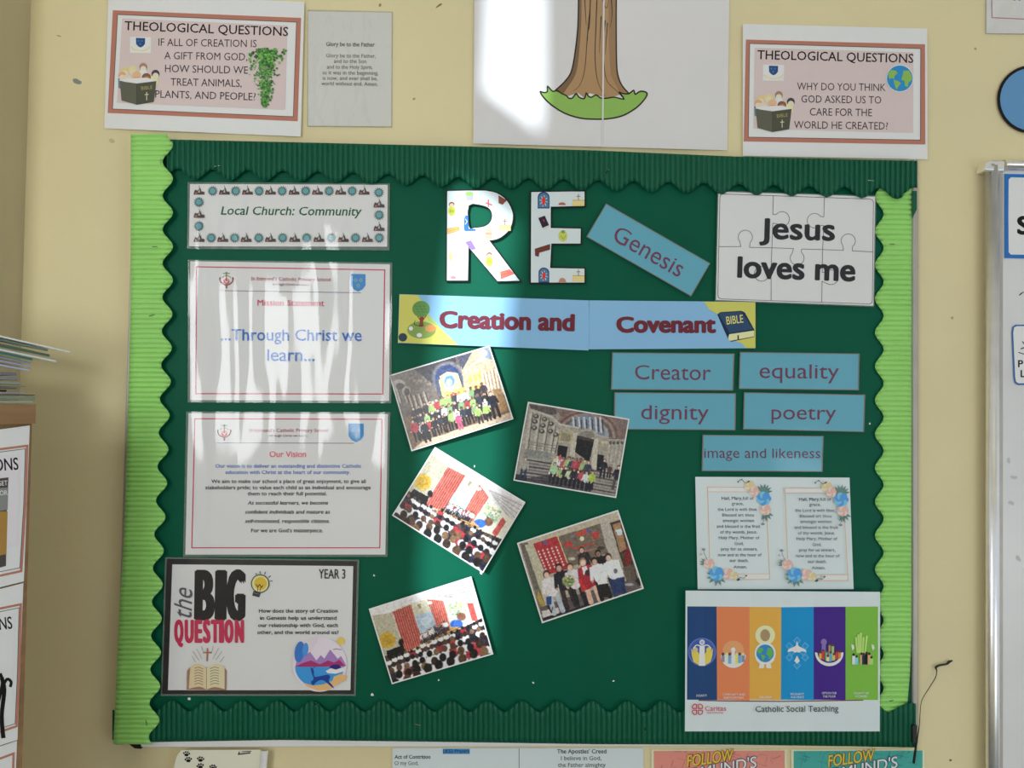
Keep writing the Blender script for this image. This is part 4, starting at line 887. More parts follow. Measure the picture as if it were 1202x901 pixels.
cc = [(44, 44, 54), (140, 170, 90), (166, 52, 60), (180, 190, 195), (50, 56, 70), (44, 50, 60), (36, 34, 40), (206, 214, 205), (120, 150, 100), (60, 50, 60)]
for row in range(3):
    for i in range(13):
        x = 265+i*46+row*12; y = 790-i*15.5-(2-row)*62+R3.uniform(-10, 10)
        if row == 0: y -= 8
        P.person(x, y, 150+R3.uniform(-10, 10), cc[R3.randint(10)], (32, 32, 40), HAIR[R3.randint(5)], SK[R3.randint(4)])
P.person(270, 795, 185, (170, 50, 62), (34, 30, 40), (44, 34, 34)); P.person(350, 800, 180, (40, 42, 50), (30, 30, 40), (30, 28, 30)); P.person(905, 605, 225, (34, 36, 48), (30, 32, 40), (110, 80, 60)); P.person(840, 630, 150, (150, 178, 84), (36, 36, 46), (110, 80, 60)); P.person(775, 650, 150, (146, 172, 86), (44, 44, 50), (60, 50, 40))
P.person(615, 700, 140, (206, 70, 110), (206, 70, 110), (60, 40, 40)); P.noise(6, 1); P.noise(5, 4)
P.make('glossy photograph of a class group inside a gilded church, uppermost of the tilted photographs', [YB-.002, YB-.010, YB-.016, YB-.006])
# cathedral front
P = Pic([(178, 45), (1038, 190), (925, 860), (55, 712)], 595, 465, 7.207, ang=9.8, seed=3)
P.img[:] = (142, 134, 124)
P.poly([(180, 50), (420, 90), (420, 140), (370, 150), (190, 90)], (86, 78, 74)); P.poly([(400, 90), (1038, 190), (1010, 350), (620, 250), (480, 190)], (120, 98, 92))
for k_, c in ((300, (138, 104, 92)), (275, (98, 82, 80)), (252, (150, 122, 108)), (226, (96, 84, 84)), (196, (150, 150, 152))): P.ell(675, 330, k_, k_*.78, c, soft=.02)
P.ell(672, 320, 165, 175, (112, 122, 142), soft=.03)
for x in (560, 610, 655, 705, 755, 795): P.seg(x, 170, x+10, 300, 16, (176, 178, 180)); P.seg(x+22, 190, x+26, 290, 10, (60, 62, 74))
P.poly([(180, 90), (380, 155), (450, 235), (620, 270), (760, 320), (870, 345), (1005, 350), (960, 700), (90, 560)], (150, 142, 130))
P.seg(190, 105, 370, 160, 16, (170, 162, 148)); P.seg(370, 160, 450, 230, 14, (170, 162, 148)); P.seg(450, 230, 620, 262, 14, (176, 168, 150)); P.seg(620, 262, 740, 290, 10, (120, 110, 100)); P.seg(760, 320, 870, 350, 12, (160, 152, 140)); P.seg(870, 352, 1000, 352, 8, (90, 84, 78))
for x, y, hgt in [(195, 130, 310), (265, 150, 300), (335, 180, 280), (395, 240, 230), (430, 280, 200)]:
    P.seg(x, y, x-42, y+hgt, 20, (172, 164, 150)); P.seg(x+18, y, x-24, y+hgt, 8, (92, 86, 80))
for x, y in [(240, 160), (230, 205), (225, 260), (315, 185), (300, 240), (290, 290), (370, 225), (365, 290), (410, 320)]: P.ell(x, y, 24, 20, (70, 66, 64)); P.ell(x-3, y-4, 12, 10, (150, 140, 128))
for i in range(6): P.seg(170-i*5, 380+i*22, 420-i*8, 420+i*22, 6, (120, 114, 104))
P.poly([(150, 440), (380, 480), (350, 540), (130, 520)], (128, 128, 122))
P.poly([(445, 275), (560, 290), (545, 400), (430, 385)], (162, 152, 116)); P.poly([(460, 300), (540, 312), (532, 380), (448, 366)], (132, 122, 96)); P.ell(680, 320, 90, 52, (158, 150, 136)); P.ell(680, 322, 68, 34, (124, 116, 106))
P.poly([(560, 310), (600, 300), (575, 520), (530, 500)], (176, 168, 150)); P.poly([(740, 360), (780, 350), (760, 640), (715, 600)], (178, 170, 154)); P.poly([(598, 325), (745, 362), (700, 560), (575, 470)], (28, 24, 26)); P.poly([(600, 330), (740, 365), (736, 385), (598, 352)], (70, 56, 50))
P.poly([(432, 410), (515, 425), (500, 520), (420, 500)], (30, 24, 28)); P.poly([(772, 490), (828, 500), (810, 660), (762, 640)], (32, 28, 30)); P.poly([(790, 370), (850, 380), (840, 470), (780, 460)], (150, 140, 118))
for x in (860, 890, 925, 960): P.seg(x+20, 370, x-10, 600, 12, (166, 158, 146)); P.ell(x+24, 390, 12, 16, (84, 78, 74))
for x in (815, 845): P.ell(x, 385, 14, 14, (176, 166, 140))
for i in range(10): y0 = 540+i*27; c = (104, 100, 106) if i % 2 else (66, 62, 70); P.seg(160-i*8, y0, 560, y0+62, 14, c); P.seg(720, y0+90, 930, y0+128, 13, (120, 114, 112) if i % 2 else (80, 74, 74))
P.poly([(300, 680), (720, 720), (700, 830), (60, 715)], (54, 50, 58), .7); P.poly([(60, 660), (160, 680), (150, 740), (50, 715)], (38, 42, 58))
P.person(120, 700, 190, (150, 146, 136), (44, 54, 76), (110, 100, 90)); P.person(810, 690, 165, (36, 36, 52), (30, 30, 44), (50, 40, 40)); P.person(865, 695, 120, (90, 60, 66), (30, 30, 40), (50, 40, 40)); P.person(925, 800, 220, (34, 34, 48), (76, 66, 60), (44, 36, 36))
cv = [(44, 42, 52), (150, 176, 110), (180, 190, 150), (170, 58, 74), (186, 70, 84), (60, 64, 84), (190, 196, 196), (52, 46, 56), (140, 60, 60)]
for i in range(9): P.person(395+i*34, 690+i*4+R3.uniform(-8, 8), 190, cv[R3.randint(9)], (30, 30, 40), HAIR[R3.randint(5)], SK[R3.randint(4)])
for i in range(10): P.person(365+i*36, 742+i*7+R3.uniform(-8, 8), 165, cv[R3.randint(9)], (28, 28, 38), HAIR[R3.randint(5)], SK[R3.randint(4)])
P.person(440, 560, 70, (190, 60, 80), (190, 60, 80), (60, 40, 40)); P.person(705, 800, 170, (160, 186, 64), (36, 34, 42), (60, 44, 40)); P.person(375, 735, 180, (150, 190, 140), (34, 34, 42), (50, 40, 40)); P.noise(6, 1); P.noise(5, 4)
P.make('photograph of a group in high-visibility vests on steps before a domed stone entrance', [YB-.004, YB-.005, YB-.005, YB-.004])
# hall photographs
def hall(P, m_):
    """assembly hall: m_ maps upright print coordinates (0..1000, 0..740) to crop coordinates"""
    q = lambda *pts: [m_(*a) for a in pts]
    P.poly(q((-20, -20), (1020, -20), (1020, 760), (-20, 760)), (186, 180, 160))
    P.poly(q((0, -20), (1020, -20), (1020, 200), (640, 90), (300, 60), (0, 120)), (206, 200, 198)); P.poly(q((640, 60), (1020, 0), (1020, 300), (860, 200), (640, 120)), (190, 184, 182))
    for i in range(5): P.seg(*m_(640+i*20, 70+i*8), *m_(1010, 30+i*45), 7, (160, 152, 150))
    P.poly(q((0, 60), (190, 90), (190, 470), (0, 560)), (172, 164, 140)); P.ell(*m_(70, 330), 78*P.k, 78*P.k, (196, 156, 44)); P.ell(*m_(70, 330), 50*P.k, 50*P.k, (176, 134, 36), .6)
    a = math.atan2(P.uy, P.ux)
    P.poly(q((370, 60), (560, 70), (560, 420), (370, 420)), (192, 184, 160)); P.stripes(q((195, 85), (385, 70), (385, 470), (205, 500)), (206, 104, 90), (150, 62, 56), 20*P.k*1.1, a)
    P.poly(q((390, 190), (560, 190), (560, 360), (390, 370)), (160, 178, 198)); P.ell(*m_(475, 270), 56*P.k, 45*P.k, (196, 208, 220), .7)
    P.poly(q((440, 90), (475, 90), (465, 140), (450, 140)), (150, 132, 106)); P.stripes(q((545, 70), (690, 130), (680, 430), (560, 400)), (216, 112, 96), (164, 70, 62), 20*P.k, a)
    P.poly(q((690, 130), (1020, 200), (1020, 450), (690, 460)), (206, 200, 178)); P.poly(q((900, 220), (955, 240), (950, 420), (895, 400)), (190, 76, 72))
    for _ in range(60): P.ell(*m_(R3.uniform(710, 870), R3.uniform(180, 300)), 10*P.k, 10*P.k, [(110, 156, 100), (150, 180, 130), (96, 140, 130), (206, 170, 100)][R3.randint(4)], .7)
    P.poly(q((770, 290), (810, 290), (800, 360), (780, 360)), (120, 80, 56)); P.ell(*m_(810, 330), 45*P.k, 40*P.k, (130, 86, 66)); P.ell(*m_(745, 385), 62*P.k, 44*P.k, (46, 98, 190)); P.ell(*m_(560, 110), 26*P.k, 16*P.k, (206, 204, 204))
    P.poly(q((330, 470), (700, 400), (760, 415), (760, 445), (340, 515)), (186, 140, 84)); P.seg(*m_(340, 495), *m_(760, 425), 8*P.k, (130, 92, 56))
    for i in range(18):
        x = 395+i*15; P.person(*m_(x, 465-i*2.5+R3.uniform(-3, 6)), (100+R3.uniform(-10, 12))*P.k, [(216, 214, 214), (190, 190, 200), (70, 60, 80), (150, 60, 80), (200, 196, 190)][R3.randint(5)], (44, 44, 60), HAIR[R3.randint(4)], SK[R3.randint(4)])
    P.poly(q((0, 470), (340, 510), (760, 440), (1020, 400), (1020, 760), (0, 760)), (66, 50, 58))
    P.poly(q((30, 430), (200, 420), (210, 520), (20, 540)), (28, 26, 34)); P.ell(*m_(190, 390), 26*P.k, 34*P.k, (40, 32, 40))
    for row in range(5):
        y = 480+row*60; n = 17-row*2; r_ = (17+row*7)*P.k
        for i in range(n):
            x = 20+(i+.5*(row % 2)+.2*R3.rand())*1000/n; yy = y+R3.uniform(-10, 10)-(x/1000)*50*(1-row/5)+(30 if x < 350 else 0)
            P.seated_back(*m_(x, yy), r_, HAIR[R3.randint(5)], [(222, 220, 224), (214, 210, 216), (206, 204, 210), (172, 48, 60), (44, 42, 60)][R3.choice(5, p=[.34, .24, .16, .14, .12])])
P = Pic([(352, 25), (970, 402), (680, 885), (58, 492)], 450, 520, 5.811, ang=31, seed=4); P.k = .72
u_ = np.array([970-352, 402-25])/1000.; v_ = np.array([58-352, 492-25])/740.
hall(P, lambda x, y: (352+u_[0]*x+v_[0]*y, 25+u_[1]*x+v_[1]*y)); P.noise(7, 1); P.noise(4, 4)
P.make('photograph of an assembly hall with red curtains, sharply tilted, in the middle of the board', [YB-.003, YB-.012, YB-.014, YB-.004])
P = Pic([(50, 285), (825, 40), (992, 628), (225, 855)], 425, 670, 6.436, ang=-17, seed=5); P.k = .8
u2 = np.array([825-50, 40-285])/1000.; v2_ = np.array([225-50, 855-285])/740.
hall(P, lambda x, y: (50+u2[0]*x+v2_[0]*y, 285+u2[1]*x+v2_[1]*y)); P.noise(7, 1); P.noise(4, 4)
P.make('photograph of an assembly hall with red curtains, lowest of the tilted photographs', [YB-.003, YB-.006, YB-.012, YB-.005])
# children in front of display
P = Pic([(42, 292), (780, 50), (968, 625), (225, 878)], 600, 590, 6.212, ang=-18, seed=6)
P.img[:] = (160, 148, 130)
P.poly([(40, 290), (780, 50), (800, 110), (60, 350)], (176, 164, 140)); P.poly([(50, 290), (110, 280), (280, 800), (230, 870)], (108, 100, 92)); P.poly([(90, 300), (150, 290), (260, 560), (330, 780), (260, 800)], (176, 168, 142))
P.poly([(190, 640), (245, 760), (235, 790), (180, 700)], (172, 142, 60)); P.poly([(335, 240), (650, 140), (720, 360), (420, 470)], (112, 98, 84))
P.poly([(150, 290), (330, 235), (420, 480), (280, 520), (230, 480)], (176, 44, 52)); P.seg(335, 240, 425, 480, 6, (196, 180, 130))
P.ell(240, 283, 16, 15, (90, 90, 140))
for i in range(5):
    for j in range(7): P.ell(192+i*33+j*9, 350+j*22-i*8, 7, 8, (214, 190, 186), .9)
P.poly([(465, 215), (545, 180), (560, 215), (475, 240)], (190, 66, 54)); P.poly([(370, 290), (440, 270), (450, 310), (400, 320)], (186, 60, 54)); P.poly([(580, 215), (640, 200), (645, 245), (600, 258)], (186, 60, 54)); P.ell(565, 195, 16, 14, (90, 90, 150)); P.ell(448, 234, 18, 10, (120, 110, 140)); P.ell(516, 255, 16, 18, (206, 200, 150)); P.seg(455, 325, 605, 290, 12, (186, 66, 56)); P.seg(480, 360, 620, 330, 10, (180, 100, 90))
for x in (650, 670): P.ell(x, 325, 20, 12, (60, 50, 50), .7); P.ell(430+x-650, 405, 16, 12, (190, 180, 170), .8)
P.poly([(645, 115), (730, 90), (800, 420), (730, 400), (690, 300)], (168, 158, 146)); P.poly([(725, 135), (800, 110), (950, 600), (880, 640), (830, 480)], (70, 56, 46)); P.poly([(745, 150), (800, 130), (850, 330), (800, 360)], (160, 120, 84)); P.poly([(765, 190), (810, 180), (820, 225), (785, 232)], (186, 196, 206)); P.ell(860, 390, 26, 70, (130, 36, 44)); P.poly([(820, 470), (900, 450), (935, 620), (870, 640)], (96, 82, 72)); P.ell(935, 590, 20, 40, (40, 36, 34))
P.poly([(200, 770), (460, 680), (900, 560), (960, 625), (225, 870)], (92, 82, 84)); P.poly([(215, 800), (340, 770), (350, 815), (225, 850)], (190, 182, 176)); P.poly([(228, 850), (600, 735), (600, 750), (228, 875)], (38, 44, 60)); P.ell(870, 600, 36, 10, (190, 180, 180), .7)
P.person(345, 812, 340, (200, 192, 192), (166, 172, 180), (60, 46, 40), (206, 166, 150)); P.poly([(250, 690), (290, 685), (290, 750), (252, 750)], (40, 70, 140)); P.seg(262, 760, 290, 810, 10, (34, 34, 40)); P.seg(290, 810, 298, 770, 7, (34, 34, 40))
P.person(440, 770, 350, (36, 38, 52), (56, 46, 52), (40, 32, 32), (186, 144, 122)); P.person(585, 560, 260, (52, 44, 50), (44, 40, 46), (70, 50, 40), (196, 156, 136)); P.person(720, 620, 300, (38, 34, 40), (36, 34, 40), (28, 24, 28), (150, 110, 90))
P.person(520, 755, 340, (196, 188, 190), (38, 38, 44), (92, 62, 44), (206, 166, 146)); P.ell(415, 572, 46, 44, (128, 140, 84)); 
for _ in range(24): P.ell(415+R3.uniform(-38, 38), 570+R3.uniform(-36, 36), 8, 8, [(206, 200, 190), (90, 120, 70), (196, 170, 110), (150, 160, 110)][R3.randint(4)])
P.person(620, 728, 350, (168, 38, 52), (206, 160, 140), (150, 116, 80), (216, 178, 160)); P.poly([(490, 560), (545, 540), (555, 640), (520, 655)], (196, 44, 52)); P.poly([(485, 480), (600, 450), (640, 590), (560, 640), (510, 560)], (170, 36, 52)); P.poly([(515, 470), (550, 460), (560, 490), (530, 530)], (214, 200, 200)); P.ell(565, 510, 26, 24, (60, 44, 54))
P.person(700, 705, 330, (206, 204, 208), (34, 34, 40), (34, 28, 32), (190, 148, 126)); P.person(805, 680, 335, (206, 206, 212), (38, 58, 104), (28, 26, 30), (206, 166, 146)); P.poly([(715, 430), (790, 410), (830, 540), (740, 560)], (206, 206, 212)); P.poly([(745, 565), (835, 540), (845, 660), (775, 672)], (38, 58, 104)); P.ell(768, 498, 14, 18, (90, 90, 96)); P.poly([(600, 475), (680, 455), (710, 590), (640, 600)], (206, 204, 208)); P.poly([(640, 600), (715, 595), (720, 690), (650, 700)], (36, 34, 40))
P.noise(6, 1); P.noise(4, 4)
P.make('photograph of children standing in a row before a red display, right of the tilted photographs', [YB-.004, YB-.005, YB-.006, YB-.005])

# ------------------------------------------------------------------ things below the board
S = Sheet('paw_print_card', 'cream card with black paw prints and a shiny plastic edge, under the board', 'card', [(213, 880), (311, 879), (313, 960), (190, 960)], -.016, outline=[(213, 880), (306, 879.5), (304, 960), (192, 960), (205, 896), (208, 886)], paper=noise_mat('cream_card', (204, 200, 180), .4, 6, .02), thick=.001)
def paw(S, x, y, k, a=0):
    c_, s_ = math.cos(a), math.sin(a); q = lambda dx, dy: (x+(dx*c_-dy*s_)*k, y+(dx*s_+dy*c_)*k)
    S.ell('paw_print#%d_%d' % (x, y), *q(0, 1.3), 2.4*k, 1.6*k, (30, 28, 28), 10)
    for dx, dy in ((-2.9, -.3), (-1.1, -1.6), (1.1, -1.6), (2.9, -.3)): S.ell('paw_print#%d_%d' % (x, y), *q(dx, dy), .9*k, 1.1*k, (30, 28, 28), 8)
for x, y, k, a in [(219, 884.2, 1.1, .1), (221, 891, 1.15, -.1), (235.5, 890.5, 1.15, .1), (235, 898.5, 1.15, -.2), (250, 900, 1.15, .1), (262, 906, 1.1, 0)]: paw(S, x, y, k, a)
S.line('small_print', [(281, 882), (280, 885), (294, 883.2)], 1.4, (50, 48, 48)); S.line('small_print', [(284, 882), (295, 881.4)], .9, (60, 58, 58))
v = []; n = 14
for i in range(n+1):
    a = math.pi*i/n; x = 310.5+4.5*-math.cos(a); v += [at(x, 880+1.5*math.sin(a), -.016-.006*math.sin(a)), at(x-7, 960, -.016-.006*math.sin(a))]
mesh_obj('rolled_plastic_edge', v, [(2*i, 2*i+1, 2*i+3, 2*i+2) for i in range(n)], noise_mat('shiny_pale_plastic', (205, 208, 205), .15, 20, .03, spec=.8), S.root, smooth=True)
S.done()
S = Sheet('creed_sheet', 'white sheet headed The Apostles\' Creed and Act of Contrition, below the board', 'prayer sheet', [(182, 233), (1068, 233), (1068, 640), (180, 640)], -.002, 400, 800, 3.005, paper=M['bluepaper'])
S.line('printed_line', [(629, 234), (629, 640)], 2, (80, 80, 90)); S.poly('printed_highlight', [(360, 236), (455, 236), (455, 254), (360, 254)], (62, 122, 170))
S.text('LKS2 Prayers', 407, 250, 92, 12, (34, 40, 60), .01); S.text('Act of Contrition', 253, 271, 126, 13, (40, 40, 48), .025); S.text('O my God,', 232, 293, 84, 13, (60, 60, 66)); S.text('I am sorry that I have sinned', 300, 318, 220, 13, (60, 60, 66))
S.text("The Apostles' Creed", 850, 252, 174, 14, (40, 40, 48), .025); S.text('I believe in God,', 848, 276, 142, 14, (60, 60, 66)); S.text('the Father almighty', 850, 300, 168, 14, (60, 60, 66)); S.done()
def follow(label, x0, x1, c, dk, fx, seed):
    S = Sheet('map_poster', label, 'poster', [(x0-10, 198), (x1+8, 198), (x1+8, 700), (x0-10, 700)], -.002, 740, 820, 3.339, paper=noise_mat('pale_poster_margin_%d' % seed, (206, 202, 170), .5, 6, .02), group='map posters below the board')
    S.poly('printed_map', [(x0, 204), (x1, 202), (x1, 700), (x0, 700)], c); r = random.Random(seed)
    for i in range(46):
        x = r.uniform(x0+6, x1-40); y = r.uniform(206, 300); a = r.choice([.25, .25, -1.3, -.4]); L_ = r.uniform(12, 46)
        x2, y2 = min(max(x+L_*math.cos(a), x0+3), x1-3), max(206, y+L_*math.sin(a)); S.line('printed_map', [(x, y), (x2, y2)], r.choice([1.2, 1.2, 2.4]), dk)
    S.text('FOLLOW', fx+318, 254, 190, 46, (120, 80, 40), .055, .3, rot=-8, part='lettering'); S.text('FOLLOW', fx+316, 253, 190, 44, (238, 178, 66), .012, .3, rot=-8)
    S.text("EDMUND'S", fx+352, 298, 306, 46, (40, 50, 84), .06, .2, rot=-11); S.text("EDMUND'S", fx+351, 296, 304, 43, (218, 224, 240), .02, .2, rot=-11); S.done()
follow('salmon pink map poster reading FOLLOW in orange, below the board', 92, 605, (206, 130, 118), (168, 96, 92), 0, 3)
follow('teal map poster reading FOLLOW in orange, below the right end of the board', 640, 1145, (66, 150, 142), (44, 112, 110), 553, 4)

# black twisted cord hanging out of the board's lower right corner
cp = [(1072.5, 895), (1074, 884), (1076, 870), (1079, 852), (1080, 838), (1082, 822), (1090, 808), (1098, 795), (1099.5, 787), (1098.5, 783), (1103, 780.5), (1111, 779), (1114, 776.5), (1118, 775)]
rad = [1.5, 1.4, 1.0, .5, .4, .4, .45, .5, .6, 1.3, 1.2, 1.2, 1.5, .7]
def tube(name, pts, rads, yy, mat, parent=None):
    cu = bpy.data.curves.new(name, 'CURVE'); cu.dimensions = '3D'; cu.bevel_depth = .00125; cu.bevel_resolution = 2
    sp = cu.splines.new('POLY'); q = smooth_pts([(x, y, r_, z) for (x, y), r_, z in zip(pts, rads, yy)], 5); sp.points.add(len(q)-1)
    for i, (x, y, r_, z) in enumerate(q): sp.points[i].co = (*at(x, y, z), 1); sp.points[i].radius = max(.3, r_)
    o = bpy.data.objects.new(name, cu); COL.objects.link(o)
    bpy.context.view_layer.update(); me = bpy.data.meshes.new_from_object(o.evaluated_get(bpy.context.evaluated_depsgraph_get())); bpy.data.objects.remove(o)
    me.name = name; me.materials.clear(); me.materials.append(mat); o = bpy.data.objects.new(name, me); COL.objects.link(o)
    if parent: o.parent = parent
    return o
tag(tube('black_cord', cp, rad, [-.022, -.024, -.026, -.027, -.026, -.02, -.012, -.006, -.004, -.004, -.004, -.004, -.004, -.003], M['black']), 'thin twisted black cord curling from the lower right corner of the notice board', 'cord')

# ------------------------------------------------------------------ whiteboard at the right edge
wb = empty('whiteboard', (at(1160, 880, 0).x, 0, at(1160, 880, 0).z)); wl = wb.location.copy()
tag(wb, 'free-standing aluminium framed whiteboard at the right edge of the picture', 'whiteboard')
def wslab(name, pts, yf, yb, mat, bevel=0):
    o = px_slab(name, pts, yf, yb, mat, None, bevel); o.parent = wb; o.location = -wl; return o
wslab('panel', [(1170, 200), (1500, 206), (1500, 1500), (1170, 1500)], -.012, -.002, M['wbpanel'])
def rail(name, pts, r_, flat, mat):
    """half round extruded aluminium rail between two photo points"""
    (x0, y0), (x1, y1) = pts; a, b = at(x0, y0, -.012), at(x1, y1, -.012); ax = (b-a).normalized(); side = Vector((0, -1, 0)).cross(ax); v = []; n = 14
    for p_ in (a, b):
        for i in range(n+1):
            t = math.pi*i/n; v.append(p_+side*(-math.cos(t)*r_)+Vector((0, -1, 0))*(math.sin(t)**.8*flat))
    f = [(i, i+1, n+2+i, n+1+i) for i in range(n)]; o = mesh_obj(name, v, f, mat, None, smooth=True); o.parent = wb; o.location = -wl
    s_ = o.modifiers.new('t', 'SOLIDIFY'); s_.thickness = .001; return o
rail('frame_rail', [(1163.5, 196), (1163.5, 1480)], .0092, .011, M['alu'])
wslab('frame_lip', [(1170, 200), (1177.5, 202), (1177.5, 1480), (1170, 1480)], -.0155, -.003, M['greymetal'], .001)
rail('frame_rail', [(1500, 199), (1176, 194.5)], .0072, .011, M['alu'])
cc_ = [(1156, 200), (1156, 194), (1158.5, 190), (1163, 187.5), (1180, 188), (1180, 201), (1172, 201)]
wslab('frame_corner', cc_, -.0235, -.001, M['alu'], .003)
wslab('corner_screw', [(1166+1.6*math.cos(i*.785), 193+1.6*math.sin(i*.785)) for i in range(8)], -.0245, -.023, M['greymetal'])
S = Sheet('blue_edged_card', 'white card with thick blue edge and big black letter, atop the whiteboard', 'card', [(112, 72), (480, 80), (480, 376), (112, 368)], -.0135, 1142, 180, 3.0, paper=ink(40, 100, 168))
S.poly('white_panel', smooth_pts([(126, 92), (134, 84), (300, 88), (466, 92), (468, 200), (466, 360), (300, 358), (134, 356), (126, 348), (125, 220)], 1), (205, 205, 206)); S.text('S', 178, 283, 44, 60, (24, 22, 24), .06); S.done()
S = Sheet('badge_card', 'rounded blue-outlined white card with small black lettering lower on the whiteboard', 'card', [(136, 602), (420, 602), (420, 815), (145, 815)], -.0135, 1142, 180, 3.0,
    outline=[(150, 603), (420, 600), (420, 815), (158, 815), (148, 808), (144, 790), (137, 630), (140, 610)], paper=ink(52, 96, 150))
S.poly('white_panel', [(154, 608), (420, 605), (420, 809), (160, 809), (152, 803), (149, 788), (142, 632), (145, 613)], (206, 208, 212))
S.line('lettering', [(174, 662), (182, 672)], 4, (40, 50, 70)); S.line('lettering', [(168, 688), (184, 682)], 4, (40, 50, 70)); S.line('lettering', [(160, 700), (186, 708)], 3, (40, 50, 70)); S.text('P', 168, 752, 18, 24, (40, 40, 50), .04); S.text('L', 176, 787, 16, 24, (40, 40, 50), .04); S.done()
o = blob(None, 'pen_mark', 1199, 344.5, 3.5, .7, -.7, ink(50, 48, 50), -.0124); o.parent = wb; o.location = -wl
for i, (x, y) in enumerate([(1190, 560), (1187, 590), (1195, 655), (1184, 540)]):
    o = blob(None, 'smudge', x, y, 4, 2.2, .5*i, ink(170, 168, 165), -.0122); o.parent = wb; o.location = -wl

# ------------------------------------------------------------------ cabinet, hanging posters and folders at the left edge
u3 = Vector((-.44, -.90, 0)).normalized(); v3 = Vector((-.90, .44, 0)).normalized(); YC = -.27
C0 = at(37, 520, YC); C0.z = 0; H3 = ZC
def cprism(name, base, du, dv, z0, z1, mat, parent=None):
    q = [base, base+u3*du, base+u3*du+v3*dv, base+v3*dv]; v = [Vector((p.x, p.y, z)) for z in (z0, z1) for p in q]
    return mesh_obj(name, v, [(0, 3, 2, 1), (4, 5, 6, 7), (0, 1, 5, 4), (1, 2, 6, 5), (2, 3, 7, 6), (3, 0, 4, 7)], mat, parent)
cb = empty('storage_cabinet', (C0.x, C0.y, 0)); tag(cb, 'wooden cabinet at the left edge with posters hung on its side', 'cabinet')
zt0 = at(42, 497, YC).z; zt1 = at(42, 474.5, YC).z
def cpart(*a):
    o = cprism(*a); o.parent = cb; o.location = -cb.location; return o
dx = at(42.5, 485, YC).x-C0.x
cpart('cabinet_top', C0-v3*.006, .73, .22, zt0, zt1, M['wood'])
cpart('side_panel', C0-v3*0, .72, .20, .08, zt0, M['wood'])
cpart('plinth', C0+u3*.02+v3*.01, .68, .18, 0, .08, M['wood'])
nrm = -v3                                               # outward normal of the face with posters
def cab_plane(off): return (C0+nrm*off, nrm)
def hang(label, corners, curl, art, off):
    S = Sheet('hanging_poster', label, 'poster', corners, 0, plane=cab_plane(off), group='posters hung on the cabinet', thick=0)
    art(S); S.done()
def art1(S):
    S.line('printed_frame', [(-40, 532), (32, 523), (30, 590), (25, 670), (-40, 684)], 2.6, TERRA); S.line('printed_frame', [(-40, 535.5), (29.8, 526.5), (28, 590), (23.5, 666), (-40, 679)], .7, (80, 70, 70))
    S.poly('printed_panel', [(-40, 540), (24, 532), (21, 640), (-40, 655)], (206, 194, 204)); S.text('QUESTIONS', -16, 553.5, 76, 14, BK, .02, rot=-4)
    S.poly('printed_picture', [(-40, 566), (10, 560), (8, 600), (7, 664), (-40, 676)], (72, 66, 62)); S.poly('printed_picture', [(-40, 600), (9, 600), (7.5, 650), (-40, 660)], (150, 116, 60)); S.poly('printed_picture', [(-40, 575), (9.7, 572), (9, 598), (-40, 604)], (120, 122, 122))
    S.text('FORGET', -3, 570, 24, 5.5, (205, 205, 200), .01, rot=-4); S.text('FOR', 3, 581, 12, 5.5, (205, 205, 200), .01, rot=-4)
def art2(S):
    S.line('printed_frame', [(-40, 722), (24.5, 709), (22.5, 790), (19.5, 852), (-40, 872)], 2.6, TERRA); S.line('printed_frame', [(-40, 726), (22.5, 713), (20.5, 790), (17.8, 849), (-40, 868)], .7, (80, 70, 70))
    S.poly('printed_panel', [(-40, 730), (17, 719), (13, 840), (-40, 856)], (208, 202, 206)); S.text('QUESTIONS', -20, 741, 70, 14, BK, .02, rot=-6)
    S.line('printed_picture', [(4, 866), (2, 840), (5, 810), (2, 795)], 5, (20, 18, 20), curve=4); S.line('printed_picture', [(2, 808), (8, 797), (13, 800), (12, 806)], 3.4, (20, 18, 20), curve=4)
    S.line('printed_picture', [(-6, 840), (0, 815), (3, 800), (0, 790)], 4, (20, 18, 20), curve=4)
def art3(S): S.line('printed_frame', [(-40, 905), (16, 884), (14, 960)], 2.6, TERRA)
def outl(pts): return pts
hang('white question poster hung on the cabinet, uppermost, with a dark picture', [(-60, 512), (35, 499), (28, 682), (-60, 704)], None, art1, .003)
hang('white question poster hung on the cabinet, below the uppermost, with a black figure', [(-60, 706), (27.5, 684), (20.5, 868), (-60, 894)], None, art2, .002)
hang('corner of a third question poster hung lowest on the cabinet, at bottom left', [(-60, 896), (20, 869), (15, 1010), (-60, 1010)], None, art3, .001)

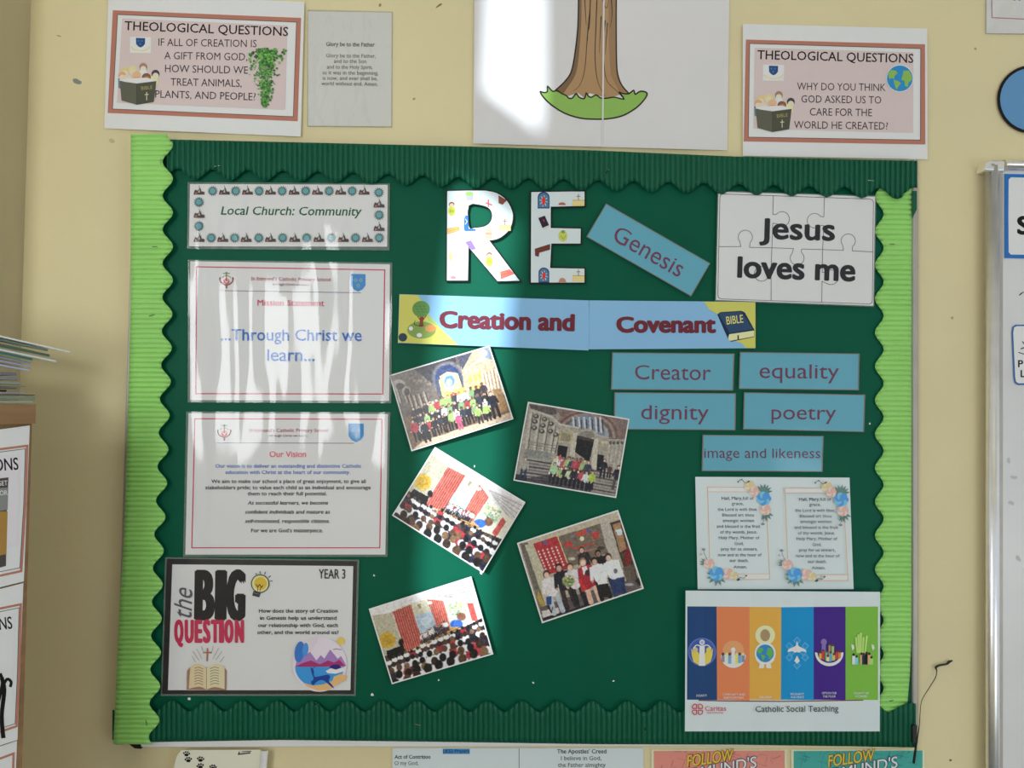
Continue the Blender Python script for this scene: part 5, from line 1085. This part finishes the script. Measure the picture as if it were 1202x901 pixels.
FM = {}
def folder(label, name, px, py, th, rgb, slope, yw, L_=.24, W_=.20, Yf=-.33, edge=None):
    """thin folder lying in the pile; (px, py) is the photo point of its right front top corner"""
    yw = yw*.3-.454; Yb = Yf+W_*.9; c = at(px, py, Yb); RZ = Matrix.Rotation(yw, 3, 'Z'); ax = RZ @ Vector((-1, 0, 0)); bk = RZ @ Vector((0, 1, 0))
    if slope > .1: ka, kb = -.034-.82*slope, .049-.57*slope; ax.z = ka*ax.x+kb*ax.y; bk.z = ka*bk.x+kb*bk.y
    n = ax.cross(bk); n = n if n.z > 0 else -n; c = c-bk*W_
    mt = FM.setdefault(rgb, noise_mat('folder_card_%d' % len(FM), rgb, .35, 30, .05))
    q = [c, c+ax*L_, c+ax*L_+bk*W_, c+bk*W_]; v = q+[p-n*th for p in q]
    o = mesh_obj(name, v, [(0, 1, 2, 3), (7, 6, 5, 4), (0, 4, 5, 1), (1, 5, 6, 2), (2, 6, 7, 3), (3, 7, 4, 0)], mt)
    b_ = o.modifiers.new('b', 'BEVEL'); b_.width = min(.0008, th*.3); b_.segments = 2
    return tag(o, label, 'folder', 'folders piled on the cabinet')
fl = [('glossy white folder on top of the pile, jutting furthest right', 83, 412.3, .0022, (196, 196, 200), .20, .0),
 ('grey-green folder directly under the top glossy white one', 57, 409.5, .0032, (118, 136, 122), .20, .0),
 ('dark green folder, third from the top of the pile', 59, 416, .0032, (78, 104, 88), .20, .0),
 ('pale mint folder, jutting second furthest right', 67, 423.0, .0026, (190, 214, 204), .20, .0),
 ('dark teal folder just under the pale mint one', 39, 420.5, .003, (72, 126, 124), .20, .0),
 ('blue-grey folder just under the dark teal one', 37, 425.0, .0024, (134, 150, 162), .20, .0),
 ('lilac folder under the blue-grey one', 37, 429.2, .0024, (158, 160, 184), .20, .0),
 ('pale lilac folder at the bottom of the tilted part of the pile', 35, 433.5, .0026, (168, 174, 196), .20, .0)]
zlast = None
for t in fl: folder(t[0], 'thin_folder', t[1], t[2], t[3], t[4], t[5], t[6])
fb = [('slate grey folder at the top of the flat lower pile', 20, 437.5, .0036, (112, 112, 130)), ('mid grey folder second in the flat lower pile', 21, 443, .0036, (120, 124, 130)),
 ('grey-green thin folder third in the flat lower pile', 26, 448.5, .0030, (134, 144, 138)), ('brownish thin folder fourth in the flat lower pile, sticking out a little', 30, 452.5, .0016, (138, 128, 104)),
 ('dull green folder fifth in the flat lower pile', 20, 454.7, .0022, (112, 126, 116)), ('navy folder sixth in the flat lower pile', 8, 457.5, .0024, (40, 42, 62)),
 ('lilac grey folder just above the black edged one', 30, 460.5, .0022, (156, 150, 160)), ('black edged folder near the bottom of the pile', 41, 463.2, .0010, (36, 38, 40)),
 ('dusty green folder second from the bottom of the pile', 42, 465, .0040, (112, 124, 108)), ('pale green folder at the very bottom of the pile', 39, 470.3, .0030, (142, 152, 136))]
for i, t in enumerate(fb): folder(t[0], 'thin_folder', t[1], t[2], t[3], t[4], .012, [.05, -.04, .0, .06, -.02, .03, 0, .02, -.03, .02][i])
bpy.context.view_layer.update()
